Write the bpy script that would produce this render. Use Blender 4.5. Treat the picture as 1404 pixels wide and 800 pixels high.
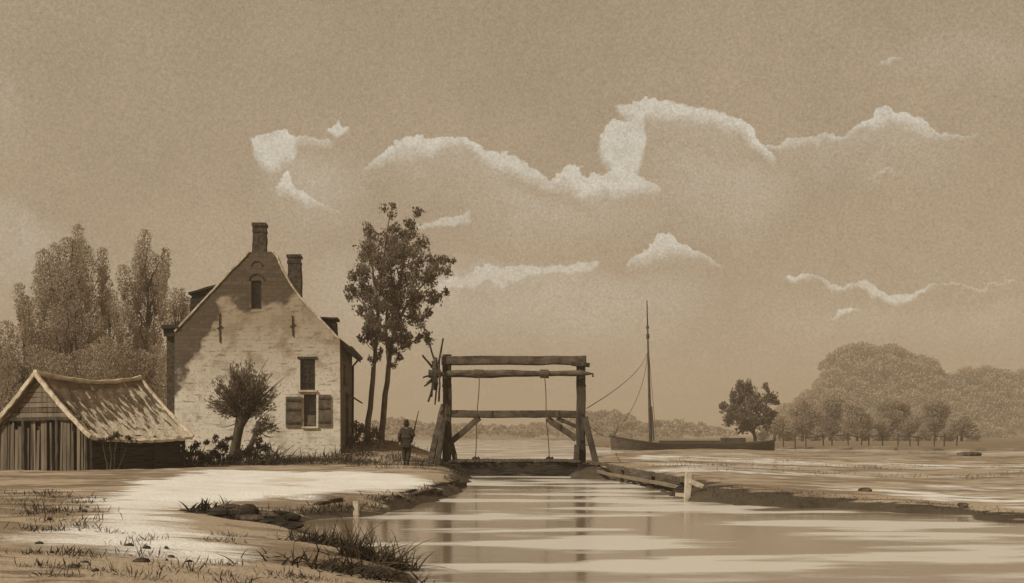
import bpy, bmesh, math, random
import numpy as np
from mathutils import Vector, Matrix
random.seed(7); rng = np.random.default_rng(7)
R = math.radians
for o in list(bpy.data.objects): bpy.data.objects.remove(o)
S = bpy.context.scene
C = S.collection

# ------------------------------------------------------------------ camera
F = 1695.0; YH = 597.0; EYE = 1.65            # focal length in photo pixels, horizon row, eye height above the water
cam = bpy.data.cameras.new('camera'); camo = bpy.data.objects.new('camera', cam); C.objects.link(camo)
camo.location = (0, 0, EYE); camo.rotation_euler = (R(90), 0, 0)
cam.sensor_width = 36; cam.lens = F/1404*36; cam.shift_y = (YH-400)/1404
cam.clip_start = .1; cam.clip_end = 6000
S.camera = camo
S.render.resolution_x = 1024; S.render.resolution_y = 583
S.view_settings.view_transform = 'Standard'; S.view_settings.look = 'None'
S.view_settings.exposure = 0.0; S.view_settings.gamma = 1

# ------------------------------------------------------------------ sun and sky
SUN = Vector((-.60, -.46, .64)).normalized()
sl = bpy.data.lights.new('sun', 'SUN'); sl.energy = 3.6; sl.angle = R(.5); sl.color = (1, .965, .89)
so = bpy.data.objects.new('sun', sl); C.objects.link(so)
so.rotation_euler = (-SUN).to_track_quat('-Z', 'Y').to_euler(); so.location = (-40, -30, 50)

SKY = (.388, .301, .204)
CLOUD = (.62, .575, .475)
W = bpy.data.worlds.new('World'); S.world = W; W.use_nodes = True
nt = W.node_tree; nt.nodes.clear()
def wn(t, **k):
    n = nt.nodes.new(t)
    for a, b in k.items(): setattr(n, a, b)
    return n
def wl(a, b): nt.links.new(a, b)
def wm(op, a, b=None, c=None, clamp=False):
    n = wn('ShaderNodeMath', operation=op, use_clamp=clamp)
    for i, v in enumerate((a, b, c)):
        if v is None: continue
        if isinstance(v, (int, float)): n.inputs[i].default_value = v
        else: wl(v, n.inputs[i])
    return n.outputs[0]
tc = wn('ShaderNodeTexCoord'); dirv = tc.outputs['Generated']
def wnoise(scale, detail=3, rough=.55, vec=None):
    n = wn('ShaderNodeTexNoise'); n.inputs['Scale'].default_value = scale
    n.inputs['Detail'].default_value = detail; n.inputs['Roughness'].default_value = rough
    wl(vec or dirv, n.inputs['Vector']); return n
sx = wn('ShaderNodeSeparateXYZ'); wl(dirv, sx.inputs[0])
nz1 = wnoise(30, 5, .62); nz2 = wnoise(30, 5, .62)
off = wn('ShaderNodeVectorMath', operation='ADD'); wl(dirv, off.inputs[0]); off.inputs[1].default_value = (3.1, 1.7, 9.2)
nt.links.new(off.outputs[0], nz2.inputs['Vector'])
az = wm('ADD', wm('ARCTAN2', sx.outputs[0], sx.outputs[1]), wm('MULTIPLY', wm('SUBTRACT', nz1.outputs['Fac'], .5), .022))
el = wm('ADD', wm('ARCSINE', sx.outputs[2]), wm('MULTIPLY', wm('SUBTRACT', nz2.outputs['Fac'], .5), .036))
ta = wm('ADD', az, .5, clamp=True); te = wm('DIVIDE', el, .4)
def azel(px, py):
    d = Vector(((px-702)/F, 1, (YH-py)/F)).normalized()
    return math.atan2(d.x, d.y)+.5, math.asin(d.z)/.4
def curve(points):
    n = wn('ShaderNodeFloatCurve'); m = n.mapping; c = m.curves[0]
    pts = [azel(*p) for p in points]
    x0, x1 = pts[0][0], pts[-1][0]
    c.points[0].location = (pts[0][0], pts[0][1]); c.points[1].location = (pts[-1][0], pts[-1][1])
    for p in pts[1:-1]: c.points.new(*p)
    for p in c.points: p.handle_type = 'VECTOR'
    m.extend = 'HORIZONTAL'; m.update(); wl(ta, n.inputs['Value'])
    return n.outputs[0], x0, x1
def band(top, bot, strength=1, st=.0020, sb=.010, se=.004):
    t, x0, x1 = curve(top); b, _, _ = curve(bot)
    a = wm('DIVIDE', wm('SUBTRACT', t, te), st, clamp=True)
    c = wm('DIVIDE', wm('SUBTRACT', te, b), sb, clamp=True)
    l = wm('DIVIDE', wm('SUBTRACT', ta, x0), se, clamp=True)
    r = wm('DIVIDE', wm('SUBTRACT', x1, ta), se, clamp=True)
    return wm('MULTIPLY', wm('MULTIPLY', wm('MULTIPLY', a, c), wm('MULTIPLY', l, r)), strength)
CL = [
 ([(342,186),(365,177),(388,176),(400,187),(420,188),(440,183),(458,192)], [(342,192),(352,222),(378,236),(402,226),(408,200),(430,194),(458,196)], 1),
 ([(374,268),(386,238),(396,233),(402,262),(430,270),(472,290)], [(374,271),(400,280),(415,289),(440,285),(472,292)], 1),
 ([(444,178),(462,166),(482,176)], [(444,180),(462,189),(482,178)], .9),
 ([(490,232),(520,215),(560,191),(600,183),(640,190),(690,213),(730,231),(762,250)], [(490,240),(520,230),(555,222),(585,214),(605,204),(640,211),(690,240),(720,251),(762,260)], 1),
 ([(744,250),(795,233),(835,240),(850,222),(880,238),(908,260)], [(744,258),(800,264),(820,270),(860,267),(908,264)], 1),
 ([(817,205),(822,177),(850,164),(866,166),(890,150)], [(817,212),(836,238),(862,250),(878,232),(890,166)], 1),
 ([(844,139),(860,142),(900,142),(925,131),(960,146),(1000,159),(1030,171),(1042,190),(1068,216)], [(844,143),(856,166),(880,177),(892,170),(930,167),(980,174),(1010,183),(1035,210),(1068,228)], 1),
 ([(1034,192),(1100,182),(1150,179),(1170,167),(1220,156),(1260,161),(1300,177),(1342,184)], [(1034,199),(1060,202),(1100,195),(1150,192),(1170,183),(1250,180),(1300,188),(1342,189)], 1),
 ([(858,356),(890,340),(910,319),(925,316),(940,334),(960,347),(994,358)], [(858,359),(885,364),(900,355),(940,358),(970,362),(994,361)], 1),
 ([(600,386),(660,368),(700,361),(760,367),(800,357),(828,356)], [(600,402),(660,396),(720,388),(800,381),(828,362)], .8),
 ([(1074,381),(1090,377),(1110,382),(1150,389),(1180,391),(1200,399),(1250,397),(1280,394),(1320,387),(1400,396)], [(1074,385),(1090,394),(1120,388),(1150,398),(1170,398),(1200,417),(1240,417),(1262,407),(1280,400),(1320,393),(1400,401)], .9),
 ([(1130,430),(1155,419),(1184,430)], [(1130,432),(1155,434),(1184,433)], .9),
 ([(410,360),(440,348),(470,338),(510,326)], [(410,402),(440,440),(470,470),(510,400)], .455),
 ([(570,308),(600,296),(645,284)], [(570,314),(610,314),(645,300)], .7),
 ([(-60,240),(40,275),(70,300),(135,326)], [(-60,460),(40,420),(70,400),(135,345)], .38),
 ([(-60,80),(10,90),(30,112),(46,160)], [(-60,250),(15,225),(32,205),(46,164)], .4),
 ([(1195,88),(1220,82),(1250,88)], [(1195,90),(1220,94),(1250,90)], .6),
 ([(340,188),(400,192),(470,202),(530,230)], [(340,300),(400,330),(470,330),(530,300)], .34),
 ([(620,200),(700,240),(780,262),(860,272)], [(620,330),(700,345),(780,350),(860,345)], .3),
 ([(860,170),(960,180),(1040,212),(1120,205)], [(860,330),(960,340),(1040,340),(1120,300)], .26),
 ([(420,370),(560,345),(700,350),(840,362),(1000,372)], [(420,470),(600,490),(800,500),(1000,470)], .30),
 ([(640,262),(760,262),(900,268),(1000,240)], [(640,330),(800,345),(1000,320)], .25),
 ([(1040,410),(1200,418),(1400,410),(1460,410)], [(1040,470),(1200,475),(1460,500)], .28),
 ([(1180,60),(1300,36),(1460,30)], [(1180,110),(1300,120),(1460,130)], .25),
 ([(1160,238),(1215,232),(1245,238)], [(1160,240),(1215,242),(1245,240)], .5),
]
mask = None
for top, bot, stg in CL:
    m = band(top, bot, stg) if stg > .46 else band(top, bot, stg, .04, .10, .05)
    if stg == 1:                                            # the thin body of the cloud fading away under its bright crest
        bot = [(x, y+5) for x, y in bot]; m = band(top, bot, stg, .0020, .028)
        ex = 70; b2 = [(x, y+ex) for x, y in bot]; mask = wm('MAXIMUM', mask, band(top, b2, .36, .004, .15, .05)) if mask else band(top, b2, .36, .004, .15, .05)
    mask = m if mask is None else wm('MAXIMUM', mask, m)
mask = wm('MULTIPLY', mask, wm('MULTIPLY_ADD', wm('DIVIDE', wm('SUBTRACT', wnoise(70, 6, .75).outputs['Fac'], .34), .2, clamp=True), .35, .65, clamp=True))
sky = wn('ShaderNodeTexSky'); sky.sky_type = 'NISHITA'; sky.sun_disc = False
sky.sun_elevation = math.asin(SUN.z); sky.sun_rotation = math.atan2(SUN.x, SUN.y)
bw = wn('ShaderNodeRGBToBW'); wl(sky.outputs[0], bw.inputs[0])
lum = wm('MULTIPLY_ADD', wm('MINIMUM', bw.outputs[0], 6.0), .028, .90)          # the sky's own luminance, weakly
blot = wm('MULTIPLY_ADD', wnoise(7, 5, .65).outputs['Fac'], .42, .79)
blot = wm('MULTIPLY', blot, wm('MULTIPLY_ADD', wm('SUBTRACT', .34, wm('ABSOLUTE', sx.outputs[2]), clamp=True), .32, .96))
grain = wm('MULTIPLY_ADD', wnoise(480, 3, .9).outputs['Fac'], 1.3, .35)
tone = wm('MULTIPLY', wm('MULTIPLY', lum, blot), grain)
mixc = wn('ShaderNodeMix', data_type='RGBA')
wl(mask, mixc.inputs['Factor']); mixc.inputs['A'].default_value = (*SKY, 1); mixc.inputs['B'].default_value = (*CLOUD, 1)
sc = wn('ShaderNodeVectorMath', operation='SCALE'); wl(mixc.outputs['Result'], sc.inputs[0]); wl(wm('MULTIPLY', tone, 10), sc.inputs['Scale'])
bg = wn('ShaderNodeBackground'); bg.inputs['Strength'].default_value = .1
wl(sc.outputs[0], bg.inputs['Color']); ow = wn('ShaderNodeOutputWorld'); wl(bg.outputs[0], ow.inputs['Surface'])

# ------------------------------------------------------------------ materials
def mat(name, c1, c2=None, scale=3.0, rough=.9, bump=.3, stretch=(1,1,1), bscale=None, lo=.4, hi=.6, spec=.25, attr=None, detail=6):
    """two-tone noise material; attr: a per-face random value (leaf, plank) that varies the tone"""
    c2 = c2 or tuple(.6*x for x in c1)
    m = bpy.data.materials.new(name); m.use_nodes = True; t = m.node_tree; N = t.nodes; L = t.links
    b = N['Principled BSDF']; b.inputs['Roughness'].default_value = rough
    b.inputs['Specular IOR Level'].default_value = spec
    c = N.new('ShaderNodeTexCoord'); mp = N.new('ShaderNodeMapping'); mp.inputs['Scale'].default_value = stretch
    L.new(c.outputs['Object'], mp.inputs['Vector'])
    n = N.new('ShaderNodeTexNoise'); n.inputs['Scale'].default_value = scale; n.inputs['Detail'].default_value = detail; n.inputs['Roughness'].default_value = .65
    L.new(mp.outputs[0], n.inputs['Vector'])
    r = N.new('ShaderNodeMapRange'); r.inputs['From Min'].default_value = lo; r.inputs['From Max'].default_value = hi
    L.new(n.outputs['Fac'], r.inputs['Value'])
    fac = r.outputs['Result']
    if attr:
        a = N.new('ShaderNodeAttribute'); a.attribute_name = attr
        q = N.new('ShaderNodeMath'); q.operation = 'MULTIPLY_ADD'; q.use_clamp = True
        L.new(a.outputs['Fac'], q.inputs[0]); q.inputs[1].default_value = .6
        h = N.new('ShaderNodeMath'); h.operation = 'MULTIPLY'; L.new(fac, h.inputs[0]); h.inputs[1].default_value = .45
        L.new(h.outputs[0], q.inputs[2]); fac = q.outputs[0]
    x = N.new('ShaderNodeMix'); x.data_type = 'RGBA'; L.new(fac, x.inputs['Factor'])
    x.inputs['A'].default_value = (*c1, 1); x.inputs['B'].default_value = (*c2, 1)
    L.new(x.outputs['Result'], b.inputs['Base Color'])
    if attr and not bump:
        tr = N.new('ShaderNodeBsdfTranslucent'); L.new(x.outputs['Result'], tr.inputs['Color']); ms = N.new('ShaderNodeMixShader'); ms.inputs[0].default_value = .5
        out = [q for q in N if q.type == 'OUTPUT_MATERIAL'][0]; L.new(b.outputs[0], ms.inputs[1]); L.new(tr.outputs[0], ms.inputs[2]); L.new(ms.outputs[0], out.inputs['Surface'])
    if bump:
        n2 = N.new('ShaderNodeTexNoise'); n2.inputs['Scale'].default_value = bscale or scale*5; n2.inputs['Detail'].default_value = 4
        L.new(mp.outputs[0], n2.inputs['Vector'])
        bp = N.new('ShaderNodeBump'); bp.inputs['Strength'].default_value = bump; bp.inputs['Distance'].default_value = .05
        L.new(n2.outputs['Fac'], bp.inputs['Height']); L.new(bp.outputs[0], b.inputs['Normal'])
    return m
M = {}
M['dark_wood'] = mat('dark_wood', (.032,.024,.015), (.085,.064,.041), 2, stretch=(3,3,.6), bump=.5)
M['beam'] = mat('weathered_beam', (.036,.027,.017), (.15,.115,.075), 1.6, stretch=(1.2,2,2), bump=.5, lo=.35, hi=.68)
M['tar'] = mat('tarred_boards', (.012,.009,.006), (.055,.041,.026), 2.5, stretch=(.5,.5,6), bump=.5)
M['plank'] = mat('grey_plank', (.045,.033,.021), (.25,.19,.125), 1.6, stretch=(4,4,.35), bump=.5, attr='var')
M['pale_wood'] = mat('pale_wood', (.52,.45,.34), (.36,.29,.20), 3, bump=.4)
M['iron'] = mat('iron', (.025,.018,.012), (.05,.035,.022), 8, rough=.6, bump=.2)
M['glass'] = mat('dark_glass', (.012,.009,.006), (.03,.022,.014), 3, rough=.12, bump=.05, spec=.5)
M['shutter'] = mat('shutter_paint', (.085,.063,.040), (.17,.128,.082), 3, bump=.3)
M['tile'] = mat('roof_tile', (.035,.026,.017), (.085,.063,.040), 5, bump=.7)
M['dbrick'] = mat('sooty_brick', (.038,.028,.018), (.10,.074,.047), 6, bump=.7, bscale=14)
M['bark'] = mat('bark', (.105,.076,.046), (.05,.036,.022), 3, stretch=(2,2,.5), bump=.8)
M['pale_bark'] = mat('pale_bark', (.20,.148,.092), (.085,.06,.036), 2.2, stretch=(1.5,1.5,.5), bump=.7)
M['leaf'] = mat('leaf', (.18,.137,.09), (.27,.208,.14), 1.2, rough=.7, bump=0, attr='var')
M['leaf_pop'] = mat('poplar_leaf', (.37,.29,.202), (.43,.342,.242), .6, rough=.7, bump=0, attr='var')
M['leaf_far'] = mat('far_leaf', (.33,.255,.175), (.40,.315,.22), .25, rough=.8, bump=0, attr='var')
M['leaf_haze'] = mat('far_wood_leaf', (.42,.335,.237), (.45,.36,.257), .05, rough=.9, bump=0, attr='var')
M['leaf_mid'] = mat('mid_leaf', (.185,.14,.092), (.25,.192,.128), .6, rough=.7, bump=0, attr='var')
M['leaf_dark'] = mat('dark_leaf', (.022,.016,.010), (.10,.074,.047), 2, rough=.6, bump=0, attr='var')
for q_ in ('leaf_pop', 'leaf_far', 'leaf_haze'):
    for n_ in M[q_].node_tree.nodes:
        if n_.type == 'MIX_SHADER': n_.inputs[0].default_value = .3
M['reed'] = mat('reed', (.055,.039,.022), (.21,.15,.088), 2, rough=.6, bump=0, attr='var')
M['stone'] = mat('stone', (.025,.018,.012), (.13,.098,.063), 3, bump=.7)
M['hull'] = mat('tarred_hull', (.05,.036,.022), (.10,.072,.044), 1.2, bump=.3, stretch=(.5,.5,3))
M['coat'] = mat('coat', (.035,.026,.017), (.06,.044,.028), 9, bump=.5)
M['trouser'] = mat('trousers', (.035,.026,.017), (.035,.026,.010), 9, bump=.5)
M['hat'] = mat('felt_hat', (.018,.013,.009), (.03,.022,.015), 9, bump=.4)
M['skin'] = mat('skin', (.42,.28,.18), (.36,.235,.15), 9, bump=.1, rough=.6)
M['linen'] = mat('linen', (.6,.52,.39), (.5,.42,.30), 9, bump=.3)
M['rope'] = mat('rope', (.07,.05,.03), (.12,.085,.05), 20, bump=.4)
M['coping'] = mat('pale_coping', (.62,.53,.39), (.40,.31,.20), 2.5, bump=.4)
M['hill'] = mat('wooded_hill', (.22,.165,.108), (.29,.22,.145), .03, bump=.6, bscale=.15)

def shed_roof_mat():
    m = mat('patched_thatch', (.085,.060,.036), (.20,.145,.09), 1.3, bump=.9, bscale=9, lo=.35, hi=.65)
    t = m.node_tree; N = t.nodes; L = t.links; b = N['Principled BSDF']
    base = b.inputs['Base Color'].links[0].from_socket
    at = N.new('ShaderNodeAttribute'); at.attribute_name = 'uvw'          # along ridge, down the slope
    mp = N.new('ShaderNodeMapping'); mp.inputs['Rotation'].default_value = (0,0,R(-14)); mp.inputs['Scale'].default_value = (2.6, .75, 1)
    L.new(at.outputs['Vector'], mp.inputs['Vector'])
    n = N.new('ShaderNodeTexNoise'); n.inputs['Scale'].default_value = 1.7; n.inputs['Detail'].default_value = 3; L.new(mp.outputs[0], n.inputs['Vector'])
    s = N.new('ShaderNodeSeparateXYZ'); L.new(at.outputs['Vector'], s.inputs[0])
    a = N.new('ShaderNodeMath'); a.operation = 'MULTIPLY_ADD'; L.new(s.outputs['Y'], a.inputs[0]); a.inputs[1].default_value = .085; L.new(n.outputs['Fac'], a.inputs[2])
    a2 = N.new('ShaderNodeMath'); a2.operation = 'MULTIPLY_ADD'; L.new(s.outputs['X'], a2.inputs[0]); a2.inputs[1].default_value = .014; L.new(a.outputs[0], a2.inputs[2])
    r = N.new('ShaderNodeMapRange'); r.inputs['From Min'].default_value = .70; r.inputs['From Max'].default_value = .75; L.new(a2.outputs[0], r.inputs['Value'])
    x = N.new('ShaderNodeMix'); x.data_type = 'RGBA'; L.new(r.outputs[0], x.inputs['Factor']); L.new(base, x.inputs['A']); x.inputs['B'].default_value = (.58,.50,.38,1)
    L.new(x.outputs['Result'], b.inputs['Base Color']); return m
M['thatch'] = shed_roof_mat()

def wall_mat():
    """brick, limewashed; blends to dark brick at the top and along the left of the gable"""
    m = bpy.data.materials.new('limewashed_brick'); m.use_nodes = True; t = m.node_tree; N = t.nodes; L = t.links; b = N['Principled BSDF']
    b.inputs['Roughness'].default_value = .95; b.inputs['Specular IOR Level'].default_value = .1
    c = N.new('ShaderNodeTexCoord'); s = N.new('ShaderNodeSeparateXYZ'); L.new(c.outputs['Object'], s.inputs[0])
    cb = N.new('ShaderNodeCombineXYZ'); L.new(s.outputs['X'], cb.inputs['X']); L.new(s.outputs['Z'], cb.inputs['Y'])
    br = N.new('ShaderNodeTexBrick'); L.new(cb.outputs[0], br.inputs['Vector']); br.inputs['Scale'].default_value = 1.0
    br.inputs['Brick Width'].default_value = .5; br.inputs['Row Height'].default_value = .19; br.inputs['Mortar Size'].default_value = .012
    br.inputs['Color1'].default_value = (.070,.052,.034,1); br.inputs['Color2'].default_value = (.105,.079,.052,1); br.inputs['Mortar'].default_value = (.075,.055,.035,1)
    lw = N.new('ShaderNodeTexNoise'); lw.inputs['Scale'].default_value = 1.1; lw.inputs['Detail'].default_value = 7; lw.inputs['Roughness'].default_value = .62
    L.new(cb.outputs[0], lw.inputs['Vector'])
    # mask of dark brick tone: height and left side plus noise
    def math(op, a, b_=None, c_=None, cl=False):
        n = N.new('ShaderNodeMath'); n.operation = op; n.use_clamp = cl
        for i, v in enumerate((a, b_, c_)):
            if v is None: continue
            if isinstance(v, (int, float)): n.inputs[i].default_value = v
            else: L.new(v, n.inputs[i])
        return n.outputs[0]
    wr = N.new('ShaderNodeMix'); wr.data_type = 'RGBA'
    mr0 = N.new('ShaderNodeMapRange'); mr0.inputs['From Min'].default_value = .22; mr0.inputs['From Max'].default_value = .52; L.new(lw.outputs['Fac'], mr0.inputs['Value'])
    hi_ = math('SUBTRACT', mr0.outputs[0], math('MULTIPLY', math('DIVIDE', math('SUBTRACT', s.outputs['Z'], 3.4), 3.6, None, True), .85), None, True)
    L.new(hi_, wr.inputs['Factor']); wr.inputs['A'].default_value = (.33,.255,.17,1); wr.inputs['B'].default_value = (.70,.625,.495,1)
    n2 = N.new('ShaderNodeTexNoise'); n2.inputs['Scale'].default_value = .9; n2.inputs['Detail'].default_value = 6; L.new(cb.outputs[0], n2.inputs['Vector'])
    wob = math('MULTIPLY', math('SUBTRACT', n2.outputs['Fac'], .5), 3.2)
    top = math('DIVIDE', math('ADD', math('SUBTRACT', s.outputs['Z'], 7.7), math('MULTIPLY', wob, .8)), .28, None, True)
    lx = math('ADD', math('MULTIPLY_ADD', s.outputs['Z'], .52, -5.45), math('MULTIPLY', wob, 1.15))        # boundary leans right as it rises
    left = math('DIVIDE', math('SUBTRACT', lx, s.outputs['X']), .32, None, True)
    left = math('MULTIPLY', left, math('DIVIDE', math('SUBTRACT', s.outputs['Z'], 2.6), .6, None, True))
    dark_brick_mix = math('MULTIPLY', math('MAXIMUM', top, left), .92)  # how far the dark brick tone replaces the wash, top and left
    damp = math('DIVIDE', math('SUBTRACT', math('ADD', wob, .75), s.outputs['Z']), .5, None, True)
    # scattered courses where the wash has worn through
    n3 = N.new('ShaderNodeTexNoise'); n3.inputs['Scale'].default_value = 2.6; n3.inputs['Detail'].default_value = 4
    mp3 = N.new('ShaderNodeMapping'); mp3.inputs['Scale'].default_value = (.5, 2.2, 1); L.new(cb.outputs[0], mp3.inputs['Vector']); L.new(mp3.outputs[0], n3.inputs['Vector'])
    worn = math('MULTIPLY', math('DIVIDE', math('SUBTRACT', n3.outputs['Fac'], .60), .04, None, True), .45)
    brick_mix = math('MAXIMUM', math('MAXIMUM', dark_brick_mix, worn), math('MULTIPLY', damp, .35))
    x = N.new('ShaderNodeMix'); x.data_type = 'RGBA'; L.new(brick_mix, x.inputs['Factor']); L.new(wr.outputs['Result'], x.inputs['A']); L.new(br.outputs['Color'], x.inputs['B'])
    ghost = N.new('ShaderNodeMix'); ghost.data_type = 'RGBA'; ghost.blend_type = 'MULTIPLY'; L.new(math('MULTIPLY', math('MULTIPLY', br.outputs['Fac'], n3.outputs['Fac']), .22), ghost.inputs['Factor']); L.new(x.outputs['Result'], ghost.inputs['A']); ghost.inputs['B'].default_value = (.45,.40,.33,1)
    fine = N.new('ShaderNodeTexNoise'); fine.inputs['Scale'].default_value = 7; fine.inputs['Detail'].default_value = 5; L.new(cb.outputs[0], fine.inputs['Vector'])
    sp1 = N.new('ShaderNodeMix'); sp1.data_type = 'RGBA'; L.new(math('MULTIPLY', math('DIVIDE', math('SUBTRACT', fine.outputs['Fac'], .60), .03, None, True), .5), sp1.inputs['Factor']); L.new(ghost.outputs['Result'], sp1.inputs['A']); sp1.inputs['B'].default_value = (.20,.15,.095,1)
    L.new(sp1.outputs['Result'], b.inputs['Base Color'])
    bp = N.new('ShaderNodeBump'); bp.inputs['Strength'].default_value = .45; bp.inputs['Distance'].default_value = .02
    h = math('ADD', br.outputs['Fac'], math('MULTIPLY', lw.outputs['Fac'], -1.5)); bp.invert = True
    L.new(h, bp.inputs['Height']); L.new(bp.outputs[0], b.inputs['Normal'])
    return m
M['wall'] = wall_mat()

def ground_mat():
    m = bpy.data.materials.new('earth_and_sand'); m.use_nodes = True; t = m.node_tree; N = t.nodes; L = t.links; b = N['Principled BSDF']
    b.inputs['Roughness'].default_value = .95; b.inputs['Specular IOR Level'].default_value = .1
    c = N.new('ShaderNodeTexCoord')
    def noise(scale, det=5, ro=.6, st=(1,1,1)):
        mp = N.new('ShaderNodeMapping'); mp.inputs['Scale'].default_value = st; L.new(c.outputs['Object'], mp.inputs['Vector'])
        n = N.new('ShaderNodeTexNoise'); n.inputs['Scale'].default_value = scale; n.inputs['Detail'].default_value = det; n.inputs['Roughness'].default_value = ro
        L.new(mp.outputs[0], n.inputs['Vector']); return n.outputs['Fac']
    def math(op, a, b_=None, c_=None, cl=False):
        n = N.new('ShaderNodeMath'); n.operation = op; n.use_clamp = cl
        for i, v in enumerate((a, b_, c_)):
            if v is None: continue
            if isinstance(v, (int, float)): n.inputs[i].default_value = v
            else: L.new(v, n.inputs[i])
        return n.outputs[0]
    def at(nm):
        a = N.new('ShaderNodeAttribute'); a.attribute_name = nm; return a.outputs['Fac']
    def mix(f, A, B):
        x = N.new('ShaderNodeMix'); x.data_type = 'RGBA'; L.new(f, x.inputs['Factor'])
        for k, v in (('A', A), ('B', B)):
            if isinstance(v, tuple): x.inputs[k].default_value = (*v, 1)
            else: L.new(v, x.inputs[k])
        return x.outputs['Result']
    n1 = noise(.55, 6, .6, (.45,1,1)); n2 = noise(1.3, 6, .62, (.4,1,1)); n3 = noise(14, 3, .7); n4 = noise(.22, 4)
    worn = math('DIVIDE', math('SUBTRACT', n1, .47), .05, None, True)
    col = mix(worn, (.235,.175,.114), (.37,.288,.196))
    patch = math('DIVIDE', math('SUBTRACT', n2, .56), .035, None, True)
    col = mix(math('MULTIPLY', patch, .85), col, (.165,.122,.079))
    n5 = noise(.9, 5, .65, (.22,1,1)); strk = math('DIVIDE', math('SUBTRACT', n5, .58), .03, None, True); col = mix(math('MULTIPLY', strk, .8), col, (.13,.096,.061))
    n6 = noise(1.1, 4, .6, (.2,.9,1)); lt = math('DIVIDE', math('SUBTRACT', n6, .60), .03, None, True); col = mix(math('MULTIPLY', lt, .6), col, (.52,.43,.31))
    pf = math('DIVIDE', math('ADD', math('SUBTRACT', at('path'), .5), math('MULTIPLY', math('SUBTRACT', n2, .5), 1.7)), .28, None, True)
    pale = mix(n1, (.80,.775,.71), (.62,.57,.48))
    pale = mix(math('MULTIPLY', math('DIVIDE', math('SUBTRACT', n4, .56), .05, None, True), .4), pale, (.46,.36,.24))
    col = mix(pf, col, pale)
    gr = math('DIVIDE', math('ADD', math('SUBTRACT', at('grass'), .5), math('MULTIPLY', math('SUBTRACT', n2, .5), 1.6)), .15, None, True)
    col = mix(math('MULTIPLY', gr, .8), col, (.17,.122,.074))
    mud = math('DIVIDE', math('ADD', math('SUBTRACT', at('mud'), .5), math('MULTIPLY', math('SUBTRACT', n2, .5), 2.4)), .12, None, True)
    col = mix(math('MULTIPLY', mud, .9), col, (.055,.041,.026))
    g = N.new('ShaderNodeMix'); g.data_type = 'RGBA'; g.blend_type = 'MULTIPLY'; g.inputs['Factor'].default_value = 1
    L.new(col, g.inputs['A']); cc = N.new('ShaderNodeCombineXYZ'); gv = math('MULTIPLY_ADD', n3, .5, .75)
    for i in range(3): L.new(gv, cc.inputs[i])
    L.new(cc.outputs[0], g.inputs['B']); L.new(g.outputs['Result'], b.inputs['Base Color'])
    bp = N.new('ShaderNodeBump'); bp.inputs['Strength'].default_value = .6; bp.inputs['Distance'].default_value = .06
    L.new(math('ADD', n3, math('MULTIPLY', n2, 2)), bp.inputs['Height']); L.new(bp.outputs[0], b.inputs['Normal'])
    return m
M['ground'] = ground_mat()

def water_mat():
    m = bpy.data.materials.new('canal_water'); m.use_nodes = True; t = m.node_tree; N = t.nodes; L = t.links; b = N['Principled BSDF']
    c = N.new('ShaderNodeTexCoord')
    def noise(scale, det, st, loc=(0,0,0)):
        mp = N.new('ShaderNodeMapping'); mp.inputs['Scale'].default_value = st; mp.inputs['Location'].default_value = loc; L.new(c.outputs['Object'], mp.inputs['Vector'])
        n = N.new('ShaderNodeTexNoise'); n.inputs['Scale'].default_value = scale; n.inputs['Detail'].default_value = det; L.new(mp.outputs[0], n.inputs['Vector']); return n.outputs['Fac']
    wv = noise(.25, 3, (.9,.6,1)); av = N.new('ShaderNodeMath'); av.operation = 'MULTIPLY_ADD'; n0 = noise(.5, 8, (.34,1,1)); L.new(wv, av.inputs[0]); av.inputs[1].default_value = .40; L.new(n0, av.inputs[2]); n1 = av.outputs[0]; r = N.new('ShaderNodeMapRange'); r.inputs['From Min'].default_value = .69; r.inputs['From Max'].default_value = .76; L.new(n1, r.inputs['Value'])
    x = N.new('ShaderNodeMix'); x.data_type = 'RGBA'; L.new(r.outputs[0], x.inputs['Factor'])
    x.inputs['A'].default_value = (.22,.16,.10,1); x.inputs['B'].default_value = (.60,.555,.47,1)      # murky water; pale highlight streaks painted into the base colour
    L.new(x.outputs['Result'], b.inputs['Base Color'])
    rr = N.new('ShaderNodeMapRange'); rr.inputs['To Min'].default_value = .10; rr.inputs['To Max'].default_value = .3; L.new(r.outputs[0], rr.inputs['Value']); L.new(rr.outputs[0], b.inputs['Roughness'])
    b.inputs['IOR'].default_value = 1.33
    n2 = noise(3.0, 3, (.35,1.3,1)); bp = N.new('ShaderNodeBump'); bp.inputs['Strength'].default_value = .13; bp.inputs['Distance'].default_value = .03
    L.new(n2, bp.inputs['Height']); L.new(bp.outputs[0], b.inputs['Normal'])
    return m
M['water'] = water_mat()

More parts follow.
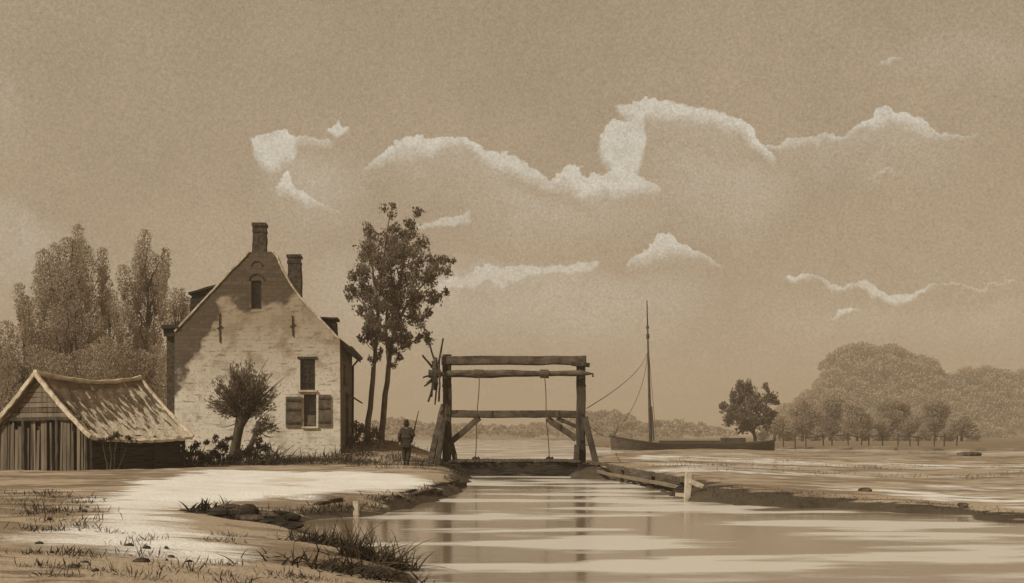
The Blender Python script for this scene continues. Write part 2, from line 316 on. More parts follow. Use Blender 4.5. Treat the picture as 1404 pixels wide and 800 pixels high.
# ------------------------------------------------------------------ helpers
def at(px, py, D): return Vector(((px-702)/F*D, D, EYE-(py-YH)/F*D))
def wp(px, py):    D = EYE*F/(py-YH); return ((px-702)/F*D, D)      # the point of the water plane seen there
class MB:
    def __init__(s): s.v = []; s.f = []; s.a = []; s.uv = []
    def add(s, vs, fs, var=None):
        n = len(s.v); s.v += [tuple(x) for x in vs]; s.f += [tuple(i+n for i in f) for f in fs]
        s.a += [random.random() if var is None else var]*len(vs); return s
    def box(s, p, q, T=None, jit=0):
        vs = [Vector((x, y, z)) for z in (p[2], q[2]) for y in (p[1], q[1]) for x in (p[0], q[0])]
        if jit: vs = [v+Vector((random.uniform(-jit, jit), random.uniform(-jit, jit), random.uniform(-jit, jit))) for v in vs]
        if T: vs = [T @ v for v in vs]
        return s.add(vs, [(0,2,3,1), (4,5,7,6), (0,1,5,4), (1,3,7,5), (3,2,6,7), (2,0,4,6)])
    def bar(s, p, q, w, h, up=(0,0,1), n=6, jit=.012, taper=1.0):
        """hewn beam from p to q; w sideways, h along up"""
        p = Vector(p); q = Vector(q); d = (q-p).normalized(); u = Vector(up); u = (u-d*u.dot(d))
        if u.length < 1e-4: u = Vector((0,1,0))-d*d.y
        u.normalize(); r = d.cross(u); vs = []; fs = []
        ring = [(-1,-.8), (-.8,-1), (.8,-1), (1,-.8), (1,.8), (.8,1), (-.8,1), (-1,.8)]
        for i in range(n+1):
            c = p.lerp(q, i/n); k = 1+(taper-1)*i/n
            jc = Vector((random.uniform(-1,1), random.uniform(-1,1), random.uniform(-1,1)))*jit
            for a, b in ring: vs.append(c+jc+r*(a*w/2*k+random.uniform(-jit,jit)*.5)+u*(b*h/2*k+random.uniform(-jit,jit)*.5))
        for i in range(n):
            for j in range(8): fs.append((i*8+j, i*8+(j+1)%8, i*8+8+(j+1)%8, i*8+8+j))
        fs.append(tuple(range(7,-1,-1))); fs.append(tuple(n*8+j for j in range(8)))
        return s.add(vs, fs)
    def tube(s, pts, rad, n=7, jit=0, var=None):
        pts = [Vector(p) for p in pts]; vs = []; fs = []; prev = None
        for i, p in enumerate(pts):
            d = (pts[min(i+1, len(pts)-1)]-pts[max(i-1, 0)]).normalized()
            if prev is None: u = d.orthogonal().normalized()
            else:
                u = prev-d*prev.dot(d); u = u.normalized() if u.length > 1e-5 else d.orthogonal().normalized()
            prev = u; r = d.cross(u); k = rad[i] if hasattr(rad, '__len__') else rad
            for j in range(n):
                t = 2*math.pi*j/n; kk = k*(1+random.uniform(-jit, jit)); vs.append(p+u*math.cos(t)*kk+r*math.sin(t)*kk)
        for i in range(len(pts)-1):
            for j in range(n): fs.append((i*n+j, i*n+(j+1)%n, i*n+n+(j+1)%n, i*n+n+j))
        fs.append(tuple(range(n-1,-1,-1))); fs.append(tuple((len(pts)-1)*n+j for j in range(n)))
        return s.add(vs, fs, var)
    def prism(s, poly, T, y0, y1):
        """outline in local x,z pushed through local y"""
        n = len(poly); vs = [T @ Vector((x, y0, z)) for x, z in poly]+[T @ Vector((x, y1, z)) for x, z in poly]
        fs = [tuple(range(n)), tuple(range(2*n-1, n-1, -1))]+[(i, i+n, (i+1)%n+n, (i+1)%n) for i in range(n)]
        return s.add(vs, fs)
    def rock(s, c, r, seed=0, sub=2, rough=.25):
        bm = bmesh.new(); bmesh.ops.create_icosphere(bm, subdivisions=sub, radius=1); rr = random.Random(seed)
        ph = [Vector((rr.uniform(-3,3), rr.uniform(-3,3), rr.uniform(-3,3))) for _ in range(4)]
        vs = []
        for v in bm.verts:
            k = 1+rough*sum(math.sin(v.co.dot(p)+i) for i, p in enumerate(ph))/2.2
            vs.append(Vector(c)+Vector((v.co.x*r[0], v.co.y*r[1], v.co.z*r[2]))*k)
        fs = [tuple(v.index for v in f.verts) for f in bm.faces]; bm.free(); return s.add(vs, fs)
    def build(s, name, m, parent=None, smooth=False, off=None):
        o_ = Vector(off) if off else (root_loc(parent) if parent else Vector((0,0,0)))
        me = bpy.data.meshes.new(name); me.from_pydata([tuple(Vector(v)-o_) for v in s.v], [], s.f); me.update()
        bm = bmesh.new(); bm.from_mesh(me); bmesh.ops.recalc_face_normals(bm, faces=bm.faces); bm.to_mesh(me); bm.free()
        a = me.attributes.new('var', 'FLOAT', 'POINT'); a.data.foreach_set('value', s.a)
        if s.uv:
            u = me.attributes.new('uvw', 'FLOAT_VECTOR', 'POINT'); u.data.foreach_set('vector', [k for p in s.uv for k in p])
        if smooth: me.polygons.foreach_set('use_smooth', [True]*len(me.polygons))
        me.materials.append(m); o = bpy.data.objects.new(name, me); C.objects.link(o)
        if parent: o.parent = parent
        elif off: o.location = o_
        return o
def root_loc(o):
    while o.parent: o = o.parent
    return Vector(o.location)
def tag(o, label=None, cat=None, group=None, kind=None):
    for k, v in (('label', label), ('category', cat), ('group', group), ('kind', kind)):
        if v: o[k] = v
    return o
def thing(name, loc, label, cat, group=None):
    o = bpy.data.objects.new(name, None); o.empty_display_size = .3; C.objects.link(o); o.location = loc
    return tag(o, label, cat, group)
def mesh_np(name, V, Fq, m, parent=None, var=None, off=None):
    """big quad mesh from arrays"""
    o_ = np.array(off if off is not None else (root_loc(parent) if parent else (0,0,0)), dtype=float)
    me = bpy.data.meshes.new(name); V = V-o_
    me.vertices.add(len(V)); me.vertices.foreach_set('co', V.astype(np.float32).ravel())
    me.loops.add(Fq.size); me.loops.foreach_set('vertex_index', Fq.astype(np.int32).ravel())
    me.polygons.add(len(Fq)); me.polygons.foreach_set('loop_start', np.arange(0, Fq.size, Fq.shape[1], dtype=np.int32))
    me.update(calc_edges=True); me.validate()
    if var is not None:
        a = me.attributes.new('var', 'FLOAT', 'POINT'); a.data.foreach_set('value', var.astype(np.float32))
    me.materials.append(m); o = bpy.data.objects.new(name, me); C.objects.link(o)
    if parent: o.parent = parent
    elif off is not None: o.location = tuple(o_)
    return o
def leaves(P, Dr, size, width=.5, jitter=.5, var=None):
    """leaf-shaped quads at P pointing along Dr"""
    n = len(P); d = Dr/np.linalg.norm(Dr, axis=1, keepdims=True)+rng.normal(0, jitter, (n,3)); d /= np.linalg.norm(d, axis=1, keepdims=True)
    k = rng.normal(0, 1, (n,3)); s = np.cross(d, k); s /= np.linalg.norm(s, axis=1, keepdims=True)+1e-9
    L = size*rng.uniform(.6, 1.3, (n,1)); up = np.cross(s, d)
    V = np.stack([P, P+d*L*.5+s*L*width*.5+up*L*.08, P+d*L, P+d*L*.5-s*L*width*.5+up*L*.08], 1).reshape(-1, 3)
    Fq = np.arange(4*n).reshape(n, 4)
    v = rng.uniform(0, 1, n) if var is None else var
    return V, Fq, np.repeat(v, 4)
def join_np(parts):
    V = []; Q = []; A = []; k = 0
    for v, f, a in parts: V.append(v); Q.append(f+k); A.append(a); k += len(v)
    return np.concatenate(V), np.concatenate(Q), np.concatenate(A)
# lattice noise for terrain and shores
_tab = rng.uniform(-1, 1, (256, 256))
def vnoise(x, y):
    xi = np.floor(x).astype(int); yi = np.floor(y).astype(int); fx = x-xi; fy = y-yi
    fx = fx*fx*(3-2*fx); fy = fy*fy*(3-2*fy); g = lambda a, b: _tab[a & 255, b & 255]
    return (g(xi,yi)*(1-fx)+g(xi+1,yi)*fx)*(1-fy)+(g(xi,yi+1)*(1-fx)+g(xi+1,yi+1)*fx)*fy
def fbm(x, y, o=4):
    s = 0; a = 1
    for i in range(o): s = s+a*vnoise(x*2**i+17*i, y*2**i+5*i); a *= .5
    return s
def sdist(P, poly):
    """signed distance to a polygon, positive inside"""
    x, y = P; d = np.full(x.shape, 1e9); ins = np.zeros(x.shape, bool); n = len(poly)
    for i in range(n):
        ax, ay = poly[i]; bx, by = poly[(i+1) % n]; ex, ey = bx-ax, by-ay
        t = np.clip(((x-ax)*ex+(y-ay)*ey)/(ex*ex+ey*ey+1e-12), 0, 1)
        d = np.minimum(d, np.hypot(x-ax-t*ex, y-ay-t*ey))
        c = ((ay > y) != (by > y)); xx = ex*(y-ay)/(ey if abs(ey) > 1e-12 else 1e-12)+ax
        ins ^= (c & (x < xx))
    return np.where(ins, d, -d)

# ------------------------------------------------------------------ ground, path, water
LEFT = [(-1.25,-40), wp(566,800), wp(557,778), wp(505,754), wp(445,737), wp(388,723), wp(430,712), wp(490,708), wp(560,698), wp(612,684),
        wp(641,669), wp(646,658), wp(634,649), wp(612,641), wp(592,630), wp(568,616), wp(548,610), (-33,400), (0,430), (24,400), (11,190), wp(836,614),
        wp(1000,615), wp(1404,619), wp(1900,619), (900,200), (1500,900), (1500,1800), (-1500,1800), (-1500,-40)]
SPIT = [wp(786,657), wp(830,657), wp(885,666), wp(928,680), wp(946,688), wp(1000,692), wp(1100,697), wp(1200,701), wp(1300,706), wp(1404,717), wp(1600,740),
        wp(2600,800), (240,30), (200,76), wp(1404,630), wp(1100,628), wp(960,627), wp(860,630), wp(806,637), wp(786,646)]
PATH = [at(x, y, 1.3*F/(y-YH)) for x, y in ((170,660),(290,645),(400,648),(560,650),(610,658),(545,673),(430,678),(330,682),(268,690),(246,706),(280,722),(330,740),(370,760),(330,782),(215,768),(150,756),(70,756),(30,742),(90,722),(120,708),(100,696),(110,684),(140,672))]
PATH = [(v.x, v.y) for v in PATH]
FIELD = [at(x, y, 1.2*F/(y-YH)) for x, y in ((830,645),(930,652),(1100,660),(1300,672),(1500,690),(2200,650),(1404,628),(1000,624),(850,628))]
FIELD = [(v.x, v.y) for v in FIELD]
def land(x, y):
    n = fbm(x*.55, y*.55, 3)*.28+fbm(x*2.1, y*2.1, 2)*.10
    k = np.clip(np.hypot(x, y)/60, .6, 6)
    return sdist((x, y), LEFT)+n*np.minimum(k, 3), sdist((x, y), SPIT)+n*.9+.22*fbm(x*1.7+9, y*1.7, 3)
def height(x, y):
    x = np.asarray(x, float); y = np.asarray(y, float)
    a, b = land(x, y)
    la = .36+.10*fbm(x*.12+3, y*.12, 3)+.03*fbm(x*1.1, y*1.1, 2)
    la = la+1.08*np.exp(-(((x+7.3)/3.4)**2+((y-67)/6.5)**2))+.22*np.exp(-(((x+4.2)/2.0)**2+((y-50)/3)**2))
    pxs = 702+x/np.maximum(y, 5)*F
    ra = np.interp(pxs, [940,1100,1350,1600], [.47,.30,.09,.08])+np.clip((y-45)/40, 0, 1)*.2+.04*fbm(x*.2, y*.2, 2)+.02*fbm(x*1.3, y*1.3, 2)
    za = np.where(a > 0, la*(1-np.exp(-np.maximum(a,0)/np.where(y < 27, 1.5, .55))), np.maximum(a*.5, -.9))
    zb = np.where(b > 0, ra*(1-np.exp(-np.maximum(b,0)/.5)), np.maximum(b*.5, -.9))
    return np.maximum(za, zb)
def gz(x, y): return float(height(np.array([x]), np.array([y]))[0])
def gp(px, D, lift=0):
    x = (px-702)/F*D; return Vector((x, D, gz(x, D)+lift))
rows = np.concatenate([np.linspace(-30, 6, 14), np.geomspace(7, 120, 420), np.geomspace(123, 1700, 90)])
ang = np.concatenate([np.tan(np.linspace(R(-72), R(-27), 60)), np.linspace(math.tan(R(-26.6)), math.tan(R(26.6)), 520), np.tan(np.linspace(R(27), R(72), 60))])
gx = np.outer(np.maximum(np.abs(rows), 14), ang); gy = np.repeat(rows[:,None], len(ang), 1)
gzv = height(gx, gy); a_, b_ = land(gx, gy)
V = np.stack([gx, gy, gzv], -1).reshape(-1, 3); nr, nc = gx.shape
idx = np.arange(nr*nc).reshape(nr, nc); Q = np.stack([idx[:-1,:-1], idx[:-1,1:], idx[1:,1:], idx[1:,:-1]], -1).reshape(-1, 4)
sdp = sdist((gx, gy), PATH); pth = np.clip(.5+sdp/2.4, 0, 1)
sdf = sdist((gx, gy), FIELD); fld = np.clip(.5+sdf/2.5, 0, 1)*(.50+.22*fbm(gx*.12, gy*.3+4, 3))
L_ = np.maximum(a_, b_); mud = np.clip(1-(L_-.10)/1.0, 0, 1)
mud = np.where(b_ > a_, np.clip(1-(L_-.15)/1.5, 0, 1), mud)
far = np.where((gy > 95) & (gx > 10), .75, 0.); grs = np.maximum(far, np.exp(-(((gx+7.3)/4)**2+((gy-66)/7)**2))*.8)
shed_grass = np.clip(1-np.abs(gy-54)/3.0, 0, 1)*(gx < -13)*.75; grs = np.maximum(grs, shed_grass)  # darker grass tone in a strip behind the shed
dis = np.where(a_ > b_, np.maximum(pth, 0), fld)
pm = (dis.ravel()[Q].mean(1) > .5) & (a_.ravel()[Q].mean(1) > b_.ravel()[Q].mean(1))
def ground_obj(name, faces):
    used = np.unique(faces); re = np.full(len(V), -1); re[used] = np.arange(len(used))
    o = mesh_np(name, V[used], re[faces], M['ground']); me = o.data
    for nm, arr in (('path', dis), ('mud', mud), ('grass', grs)):
        at_ = me.attributes.new(nm, 'FLOAT', 'POINT'); at_.data.foreach_set('value', arr.ravel()[used].astype(np.float32))
    me.polygons.foreach_set('use_smooth', [True]*len(me.polygons))
    return tag(o, kind='structure')
ground_obj('ground', Q[~pm]); ground_obj('path', Q[pm])
w = MB(); w.add([(-1400,-40,0), (1400,-40,0), (1400,1500,0), (-1400,1500,0)], [(0,1,2,3)])
tag(w.build('water', M['water']), kind='structure')

# wooded hill far to the right and low wooded rises along the far shore
def hill(name, prof, D, depth, seed, m, lump):
    """terrain ridge whose crest follows a skyline; a swelling body, front and back"""
    xs = np.linspace(prof[0][0], prof[-1][0], 420); ys = np.interp(xs, [p[0] for p in prof], [p[1] for p in prof])
    cr = (YH-ys)/F*D+EYE; T = np.linspace(0, 1, 60); vs = []
    X = (xs-702)/F*D
    t = np.sin(np.pi*T)**.6
    gx_ = np.repeat(X[None], 60, 0); gy_ = D+(T[:,None]-.5)*depth+0*gx_
    z = cr[None]*t[:,None]+lump*(fbm(gx_/16+seed, gy_/16, 2)+.9*np.abs(fbm(gx_/6+seed, gy_/6, 3)))*t[:,None]-1.0
    Vv = np.stack([gx_, gy_, z], -1).reshape(-1, 3); ii = np.arange(60*420).reshape(60, 420)
    q = np.stack([ii[:-1,:-1], ii[:-1,1:], ii[1:,1:], ii[1:,:-1]], -1).reshape(-1, 4)
    o = mesh_np(name, Vv, q, m); o.data.polygons.foreach_set('use_smooth', [True]*len(q)); return tag(o, kind='structure')
PROF_R = [(1040,600),(1075,560),(1120,535),(1134,500),(1150,484),(1180,475),(1230,476),(1260,490),(1290,508),(1315,516),(1340,506),(1365,505),(1395,512),(1480,505),(1620,540),(1750,600)]
PROF_L = [(420,598),(470,588),(520,578),(545,574),(580,581),(640,584),(700,586),(750,580),(775,570),(800,566),(830,564),(862,568),(880,580),(905,577),(950,580),(985,588),(1060,598)]
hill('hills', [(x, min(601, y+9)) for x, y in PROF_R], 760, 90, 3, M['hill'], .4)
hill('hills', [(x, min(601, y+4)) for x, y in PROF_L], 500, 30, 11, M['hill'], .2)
def far_wood(prof, D, step, rr, size, dens, x0, x1, slope):
    """round crowns packed over a far hillside; nobody could count them"""
    parts = []; m = D/F; x = x0
    while x < x1:
        yt = np.interp(x, [p[0] for p in prof], [p[1] for p in prof]); y = yt+rr*.9; row = 0
        while y < 600:
            rad_ = rr*random.uniform(.75,1.3)*m; d_ = D-slope*(y-yt)/max(8,(600-yt))+random.uniform(-3,3)
            c = np.array(((x+random.uniform(-.5,.5)*step-702)/F*d_, d_, EYE-(y+random.uniform(-2,2)-YH)/F*d_)); n = int(dens*rad_*rad_/size**2)
            q = rng.normal(0,1,(n,3)); q /= np.linalg.norm(q,axis=1,keepdims=True); q[:,2] = np.abs(q[:,2])*1.0-.25*(rng.uniform(0,1,n)<.4)
            parts.append(leaves(c+q*rad_*rng.uniform(.8,1.05,(n,1)), q+np.array([0,0,.3]), size, .8, .6, np.clip(rng.uniform(0,.4,n)+rng.uniform(0,.6),0,1)))
            y += rr*1.1; row += 1
        x += step
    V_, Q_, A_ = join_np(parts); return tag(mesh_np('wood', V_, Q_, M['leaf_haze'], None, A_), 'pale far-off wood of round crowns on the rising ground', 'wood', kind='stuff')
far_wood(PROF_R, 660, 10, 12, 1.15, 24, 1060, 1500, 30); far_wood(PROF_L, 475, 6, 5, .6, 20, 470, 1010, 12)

# ------------------------------------------------------------------ the house
HX = Matrix.Translation((0,0,0))
HD = 60.0; mp_ = HD/F
hb = at(353, 632, HD); hb.z = .2
HR = Matrix.Rotation(R(3.5), 4, 'Z')
HT = Matrix.Translation(hb) @ HR                 # local: x right along gable, y back, z up (0 = world .2)
def hx(px): return (px-353)*mp_
def dp(px, py, d): f_ = 1+d/HD; return (702+(px-702)*f_, YH+(py-YH)*f_)
def hz(py): return EYE-(py-YH)*mp_-hb.z
house = thing('house', hb, 'tall old limewashed brick gable house with chimneys, standing behind the willow', 'house')
GAB = [(241,650),(241,456),(262,433),(282,411),(300,391),(318,371),(332,357),(342,346),(373,345),(379,352),(386,369),(397,389),(410,407),(430,429),(452,452),(465,466),(466,640)]
poly = [(hx(x), hz(y)) for x, y in GAB]; poly[0] = (poly[0][0], -.5); poly[-1] = (poly[-1][0], -.5)
def cutwall(outline, holes, y0, y1, name, m, parent):
    """wall slab with real rectangular openings (x0,x1,z0,z1)"""
    bm = bmesh.new(); es = []
    def loop(pts):
        vs = [bm.verts.new((x, 0, z)) for x, z in pts]
        for i in range(len(vs)): es.append(bm.edges.new((vs[i], vs[(i+1) % len(vs)])))
    loop(outline)
    for h in holes: loop([(h[0],h[2]), (h[1],h[2]), (h[1],h[3]), (h[0],h[3])])
    bmesh.ops.triangle_fill(bm, edges=es, use_beauty=True)
    for fc in list(bm.faces):                     # triangle_fill also fills the holes
        c = fc.calc_center_median()
        if any(h[0] < c.x < h[1] and h[2] < c.z < h[3] for h in holes): bm.faces.remove(fc)
    r = bmesh.ops.extrude_face_region(bm, geom=bm.faces[:]); vv = [g for g in r['geom'] if isinstance(g, bmesh.types.BMVert)]
    for v in vv: v.co.y = y1
    for v in bm.verts:
        if v not in vv: v.co.y = y0
    bm.verts.index_update(); k = MB(); k.add([HT @ v.co for v in bm.verts], [[v.index for v in f.verts] for f in bm.faces]); bm.free()
    return k.build(name, m, parent)
H_ATT = (hx(344.5), hx(358.5), hz(424), hz(385)); H_UP = (hx(411), hx(431.5), hz(535), hz(492)); H_DOOR = (hx(416), hx(433), hz(585), hz(541))
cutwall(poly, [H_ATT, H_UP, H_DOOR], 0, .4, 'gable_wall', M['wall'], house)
def hbox(k, x0, x1, y0, y1, z0, z1, jit=0): return k.box((x0,y0,z0), (x1,y1,z1), HT, jit)
XL, XR = hx(241), hx(466); DEP = 8.5
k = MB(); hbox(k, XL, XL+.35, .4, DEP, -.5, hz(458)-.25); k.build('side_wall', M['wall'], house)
k = MB()
# right side wall pieces around its tall window
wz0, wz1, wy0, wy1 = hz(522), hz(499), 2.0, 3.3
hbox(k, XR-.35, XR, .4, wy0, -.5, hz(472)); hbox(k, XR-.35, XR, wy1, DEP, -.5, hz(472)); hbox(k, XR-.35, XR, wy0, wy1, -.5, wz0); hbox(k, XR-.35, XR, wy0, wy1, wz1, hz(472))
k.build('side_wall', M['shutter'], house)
fr = MB(); hbox(fr, XR-.02, XR+.05, wy0-.08, wy1+.08, wz1, wz1+.1)
sl_ = MB(); hbox(sl_, XR-.02, XR+.09, wy0-.1, wy1+.1, wz0-.1, wz0)
wsd = fr.build('window', M['dark_wood'], house); sl_.build('sill', M['dark_wood'], wsd)
k = MB(); hbox(k, XR-.2, XR-.15, wy0, wy1, wz0, wz1); k.build('pane', M['glass'], wsd)
# roof: two slabs behind the gable parapet, back gable
RZ = hz(352)
rl = [(XL-.25, hz(462)-.1), (hx(298), hz(398)-.1), (hx(357), RZ), (hx(398), hz(396)-.1), (hx(430), hz(434)-.1), (XR+.45, hz(474))]
thick = .22
k = MB(); outl = rl+[(x, z-thick-.1) for x, z in reversed(rl)]
k.prism(outl, HT, .4, DEP+.3)
roof = k.build('roof', M['tile'], house)
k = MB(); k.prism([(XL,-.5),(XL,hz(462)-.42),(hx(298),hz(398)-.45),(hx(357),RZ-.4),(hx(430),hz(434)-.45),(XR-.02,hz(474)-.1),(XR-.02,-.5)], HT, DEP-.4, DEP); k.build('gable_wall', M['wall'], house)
# pale coping on the gable's raking edges
k = MB()
def cop(a, b): k.bar(HT @ Vector((hx(a[0]), .2, hz(a[1])+.03)), HT @ Vector((hx(b[0]), .2, hz(b[1])+.03)), .5, .09, up=(0,0,1), n=5, jit=.012)
for a, b in zip(GAB[1:7], GAB[2:8]): cop(a, b)
k.build('coping', M['coping'], house); k = MB()
for a, b in zip(GAB[8:15], GAB[9:16]): cop(a, b)
k.build('coping', M['coping'], house)
# chimneys
def chimney(x0, x1, y0, y1, z0, z1, lean=0, pot=True):
    k = MB(); T2 = HT; n = 7
    vs = []; fs = []
    for i in range(n+1):
        t = i/n; z = z0+(z1-z0)*t; sx_ = lean*t; w_ = .03*(1-t)
        for (xx, yy) in ((x0-w_, y0), (x1+w_, y0), (x1+w_, y1), (x0-w_, y1)):
            vs.append(T2 @ Vector((xx+sx_+random.uniform(-.02,.02), yy+random.uniform(-.02,.02), z)))
    for i in range(n):
        for j in range(4): fs.append((i*4+j, i*4+(j+1)%4, i*4+4+(j+1)%4, i*4+4+j))
    fs += [(3,2,1,0), (n*4, n*4+1, n*4+2, n*4+3)]
    k.add(vs, fs); ch = k.build('chimney', M['dbrick'], house)
    c = MB(); hbox(c, x0+lean-.05, x1+lean+.05, y0-.05, y1+.05, z1-.02, z1+.12, .012); hbox(c, x0+lean-.025, x1+lean+.025, y0-.03, y1+.03, z1-.32, z1-.22, .008); c.build('cap', M['dbrick'], ch)
    return ch
chimney(hx(346), hx(363), .02, .72, hz(347), hz(309), .02)
chimney(hx(dp(399,0,2.2)[0]), hx(dp(416,0,2.2)[0]), 2.2, 3.0, hz(dp(0,425,2.2)[1]), hz(dp(0,352,2.2)[1]), -.06)
# dormers on both slopes
def dormer(pts, y0, y1, name='dormer'):
    pts = [dp(x, y, y0) for x, y in pts]
    k = MB(); k.prism([(hx(x), hz(y)) for x, y in pts], HT, y0, y1); d = k.build(name, M['tar'], house)
    return d
d1 = dormer([(306,420),(300,394),(267,405),(264,412),(263,436),(270,446),(300,440)], 1.0, 2.6)
k = MB(); k.bar(HT @ Vector((hx(dp(304,0,1)[0]), 1.8, hz(dp(0,391,1)[1]))), HT @ Vector((hx(dp(262,0,1)[0]), 1.8, hz(dp(0,404,1)[1]))), 1.9, .12, n=4, jit=.015); k.build('dormer_roof', M['tar'], d1)
d2 = dormer([(436,440),(461,440),(462,460),(455,466),(436,450)], 1.2, 2.6)
k = MB(); k.bar(HT @ Vector((hx(dp(433,0,1.2)[0]), 1.9, hz(dp(0,436,1.2)[1]))), HT @ Vector((hx(dp(464,0,1.2)[0]), 1.9, hz(dp(0,436.5,1.2)[1]))), 1.7, .12, n=4, jit=.015); k.build('dormer_roof', M['tar'], d2)
# eaves gutter and down pipe on the right
k = MB(); k.tube([HT @ Vector((XR+.48, .4, hz(476))), HT @ Vector((XR+.48, DEP+.3, hz(476)))], .10, 8); gu = k.build('gutter', M['iron'], house)
k = MB(); k.tube([HT @ Vector((XR+.48, 7.6, hz(477))), HT @ Vector((XR+.1, 7.6, hz(490))), HT @ Vector((XR+.08, 7.6, 0))], .06, 8); k.build('down_pipe', M['iron'], house)
# small slanting awning over the side entrance and the plank door under it
k = MB(); k.add([HT @ Vector(p) for p in ((XR,3.4,hz(534)),(XR,5.6,hz(534)),(XR+.75,5.6,hz(548)),(XR+.75,3.4,hz(548)),(XR,3.4,hz(536.5)),(XR,5.6,hz(536.5)),(XR+.75,5.6,hz(550)),(XR+.75,3.4,hz(550)))],
              [(0,1,2,3),(7,6,5,4),(0,3,7,4),(1,5,6,2),(3,2,6,7),(0,4,5,1)]); k.build('awning', M['plank'], house)
k = MB(); hbox(k, XR, XR+.06, 3.7, 4.9, 0, hz(556)); dr = k.build('door', M['tar'], house)
k = MB(); k.tube([HT @ Vector((XR+.06,4.7,1.2)), HT @ Vector((XR+.12,4.7,1.2))], .05, 8); k.build('handle', M['iron'], dr)
# front windows
def window(h, muntins, sill=True, lintel=True, kind='window', panel=0):
    x0, x1, z0, z1 = h; t = .07
    k = MB()
    for a in ((x0, x0+t, z0, z1), (x1-t, x1, z0, z1), (x0+t, x1-t, z1-t, z1), (x0+t, x1-t, z0, z0+t)): hbox(k, a[0], a[1], .10, .22, a[2], a[3])
    for i in range(1, muntins+1):
        z = z0+(z1-z0)*i/(muntins+1); hbox(k, x0+t, x1-t, .13, .18, z-.02, z+.02)
    if muntins: hbox(k, (x0+x1)/2-.02, (x0+x1)/2+.02, .132, .178, z0+t, z1-t)
    wdw = k.build('window', M['dark_wood'], house)
    g = MB(); hbox(g, x0+.02, x1-.02, .19, .21, z0+.02+panel, z1-.02); g.build('pane', M['glass'], wdw)
    if panel: p = MB(); hbox(p, x0+t, x1-t, .12, .18, z0+t, z0+panel); p.build('panel', M['shutter'], wdw)
    if sill: s_ = MB(); hbox(s_, x0-.1, x1+.1, -.09, .1, z0-.09, z0-.003, .006); s_.build('sill', M['coping'], wdw)
    if lintel: s_ = MB(); hbox(s_, x0-.13, x1+.1, -.05, .1, z1+.003, z1+.11, .01); s_.build('lintel', M['dark_wood'], wdw)
    return wdw
window(H_ATT, 0, sill=False, lintel=False); window(H_UP, 3); window(H_DOOR, 1, lintel=False, panel=.55)
# relieving arches of brick above the attic window
for (cx_, cz_, r_) in ((351.5, 386, 10.5), (352, 366, 8)):
    k = MB(); pts = [HT @ Vector((hx(cx_+r_*math.cos(t)), -.012, hz(cz_-r_*.95*math.sin(t)))) for t in np.linspace(.15, math.pi-.15, 12)]
    k.tube(pts, .035, 5); k.build('brick_arch', M['dark_wood'], house)
# shutters thrown open beside the lower window
for x0, x1, y0, y1 in ((391.5,413,544,586), (436,453,541.5,585)):
    k = MB(); hbox(k, hx(x0), hx(x1), -.07, -.012, hz(y1), hz(y0), .008); sh = k.build('shutter', M['shutter'], house)
    for zz in (y0+5, (y0+y1)/2-3, y1-6):
        b_2 = MB(); hbox(b_2, hx(x0)+.03, hx(x1)-.03, -.1, -.074, hz(zz+1.4), hz(zz-1.4), .005); b_2.build('batten', M['dark_wood'], sh)
# iron wall anchors
for x in (301.5, 400.5):
    y0, y1 = (430, 470) if x < 350 else (433, 461)
    k = MB(); k.bar(HT @ Vector((hx(x),-.03,hz(y0))), HT @ Vector((hx(x+.8),-.03,hz(y1))), .05, .05, up=(0,1,0), n=6, jit=.006)
    k.bar(HT @ Vector((hx(x-3.5),-.035,hz((y0+y1)/2+1))), HT @ Vector((hx(x+4),-.035,hz((y0+y1)/2-2))), .045, .045, up=(0,1,0), n=3, jit=.005); k.build('wall_anchor', M['iron'], house)
# tarred side wing on the left
k = MB(); hbox(k, hx(229), XL-.01, .25, 6, -.5, hz(452)); wing = k.build('side_wing', M['dbrick'], house)
k = MB(); hbox(k, hx(224), hx(246), -.1, 6.2, hz(452)+.003, hz(447), .03); hbox(k, hx(226), XL-.012, .05, .24, hz(462), hz(452), .02); k.build('wing_roof', M['tar'], wing)

# ------------------------------------------------------------------ the shed
ph = R(25); C0 = Vector(((122-702)/F*47, 47, 0)); g_ = Vector((-math.cos(ph), math.sin(ph), 0)); ax = Vector((math.sin(ph), math.cos(ph), 0))
zg = .25; sw, slen = 5.0, 5.35; EZ, RZ2 = 1.84, 4.03
shed = thing('shed', (C0.x, C0.y, zg), 'low plank shed with a patched pale and dark sloping roof, left of the house', 'shed')
def sp(u, v, z): return C0+g_*u+ax*v+Vector((0,0,z))
# gable end: upright planks
k = MB(); u = .02
while u < sw-.05:
    w_ = random.uniform(.10, .21); w_ = min(w_, sw-u); mid = u+w_/2; topz = EZ+(RZ2-EZ)*(1-abs(mid-sw/2)/(sw/2))-.18
    tl = random.uniform(-.06,.05); z0 = zg-.2+random.uniform(0,.12); zt = min(topz, 2.30-random.random()**3*.5)
    v0 = random.uniform(-.04,.03); gap = random.random() < .16
    if gap: u += w_*.6; continue
    vs = [sp(a, b+v0, c) for a, b, c in ((u+.016,0,z0),(u+w_-.016,0,z0),(u+w_-.016,.05,z0),(u+.016,.05,z0),(u+.016+tl,0,zt),(u+w_-.016+tl,0,zt),(u+w_-.016+tl,.05,zt),(u+.016+tl,.05,zt))]
    k.add(vs, [(3,2,1,0),(4,5,6,7),(0,1,5,4),(1,2,6,5),(2,3,7,6),(3,0,4,7)]); u += w_
k.build('plank_wall', M['plank'], shed)
k = MB()
z = 2.33
while z < RZ2-.35:                                   # horizontal boards above
    hw = (sw/2)*(1-(z+.2-EZ)/(RZ2-EZ)); k.bar(sp(sw/2-hw, .01, z+.09), sp(sw/2+hw, .01, z+.09), .05, .18, n=5, jit=.01); z += .2
k.build('gable_boards', M['plank'], shed)
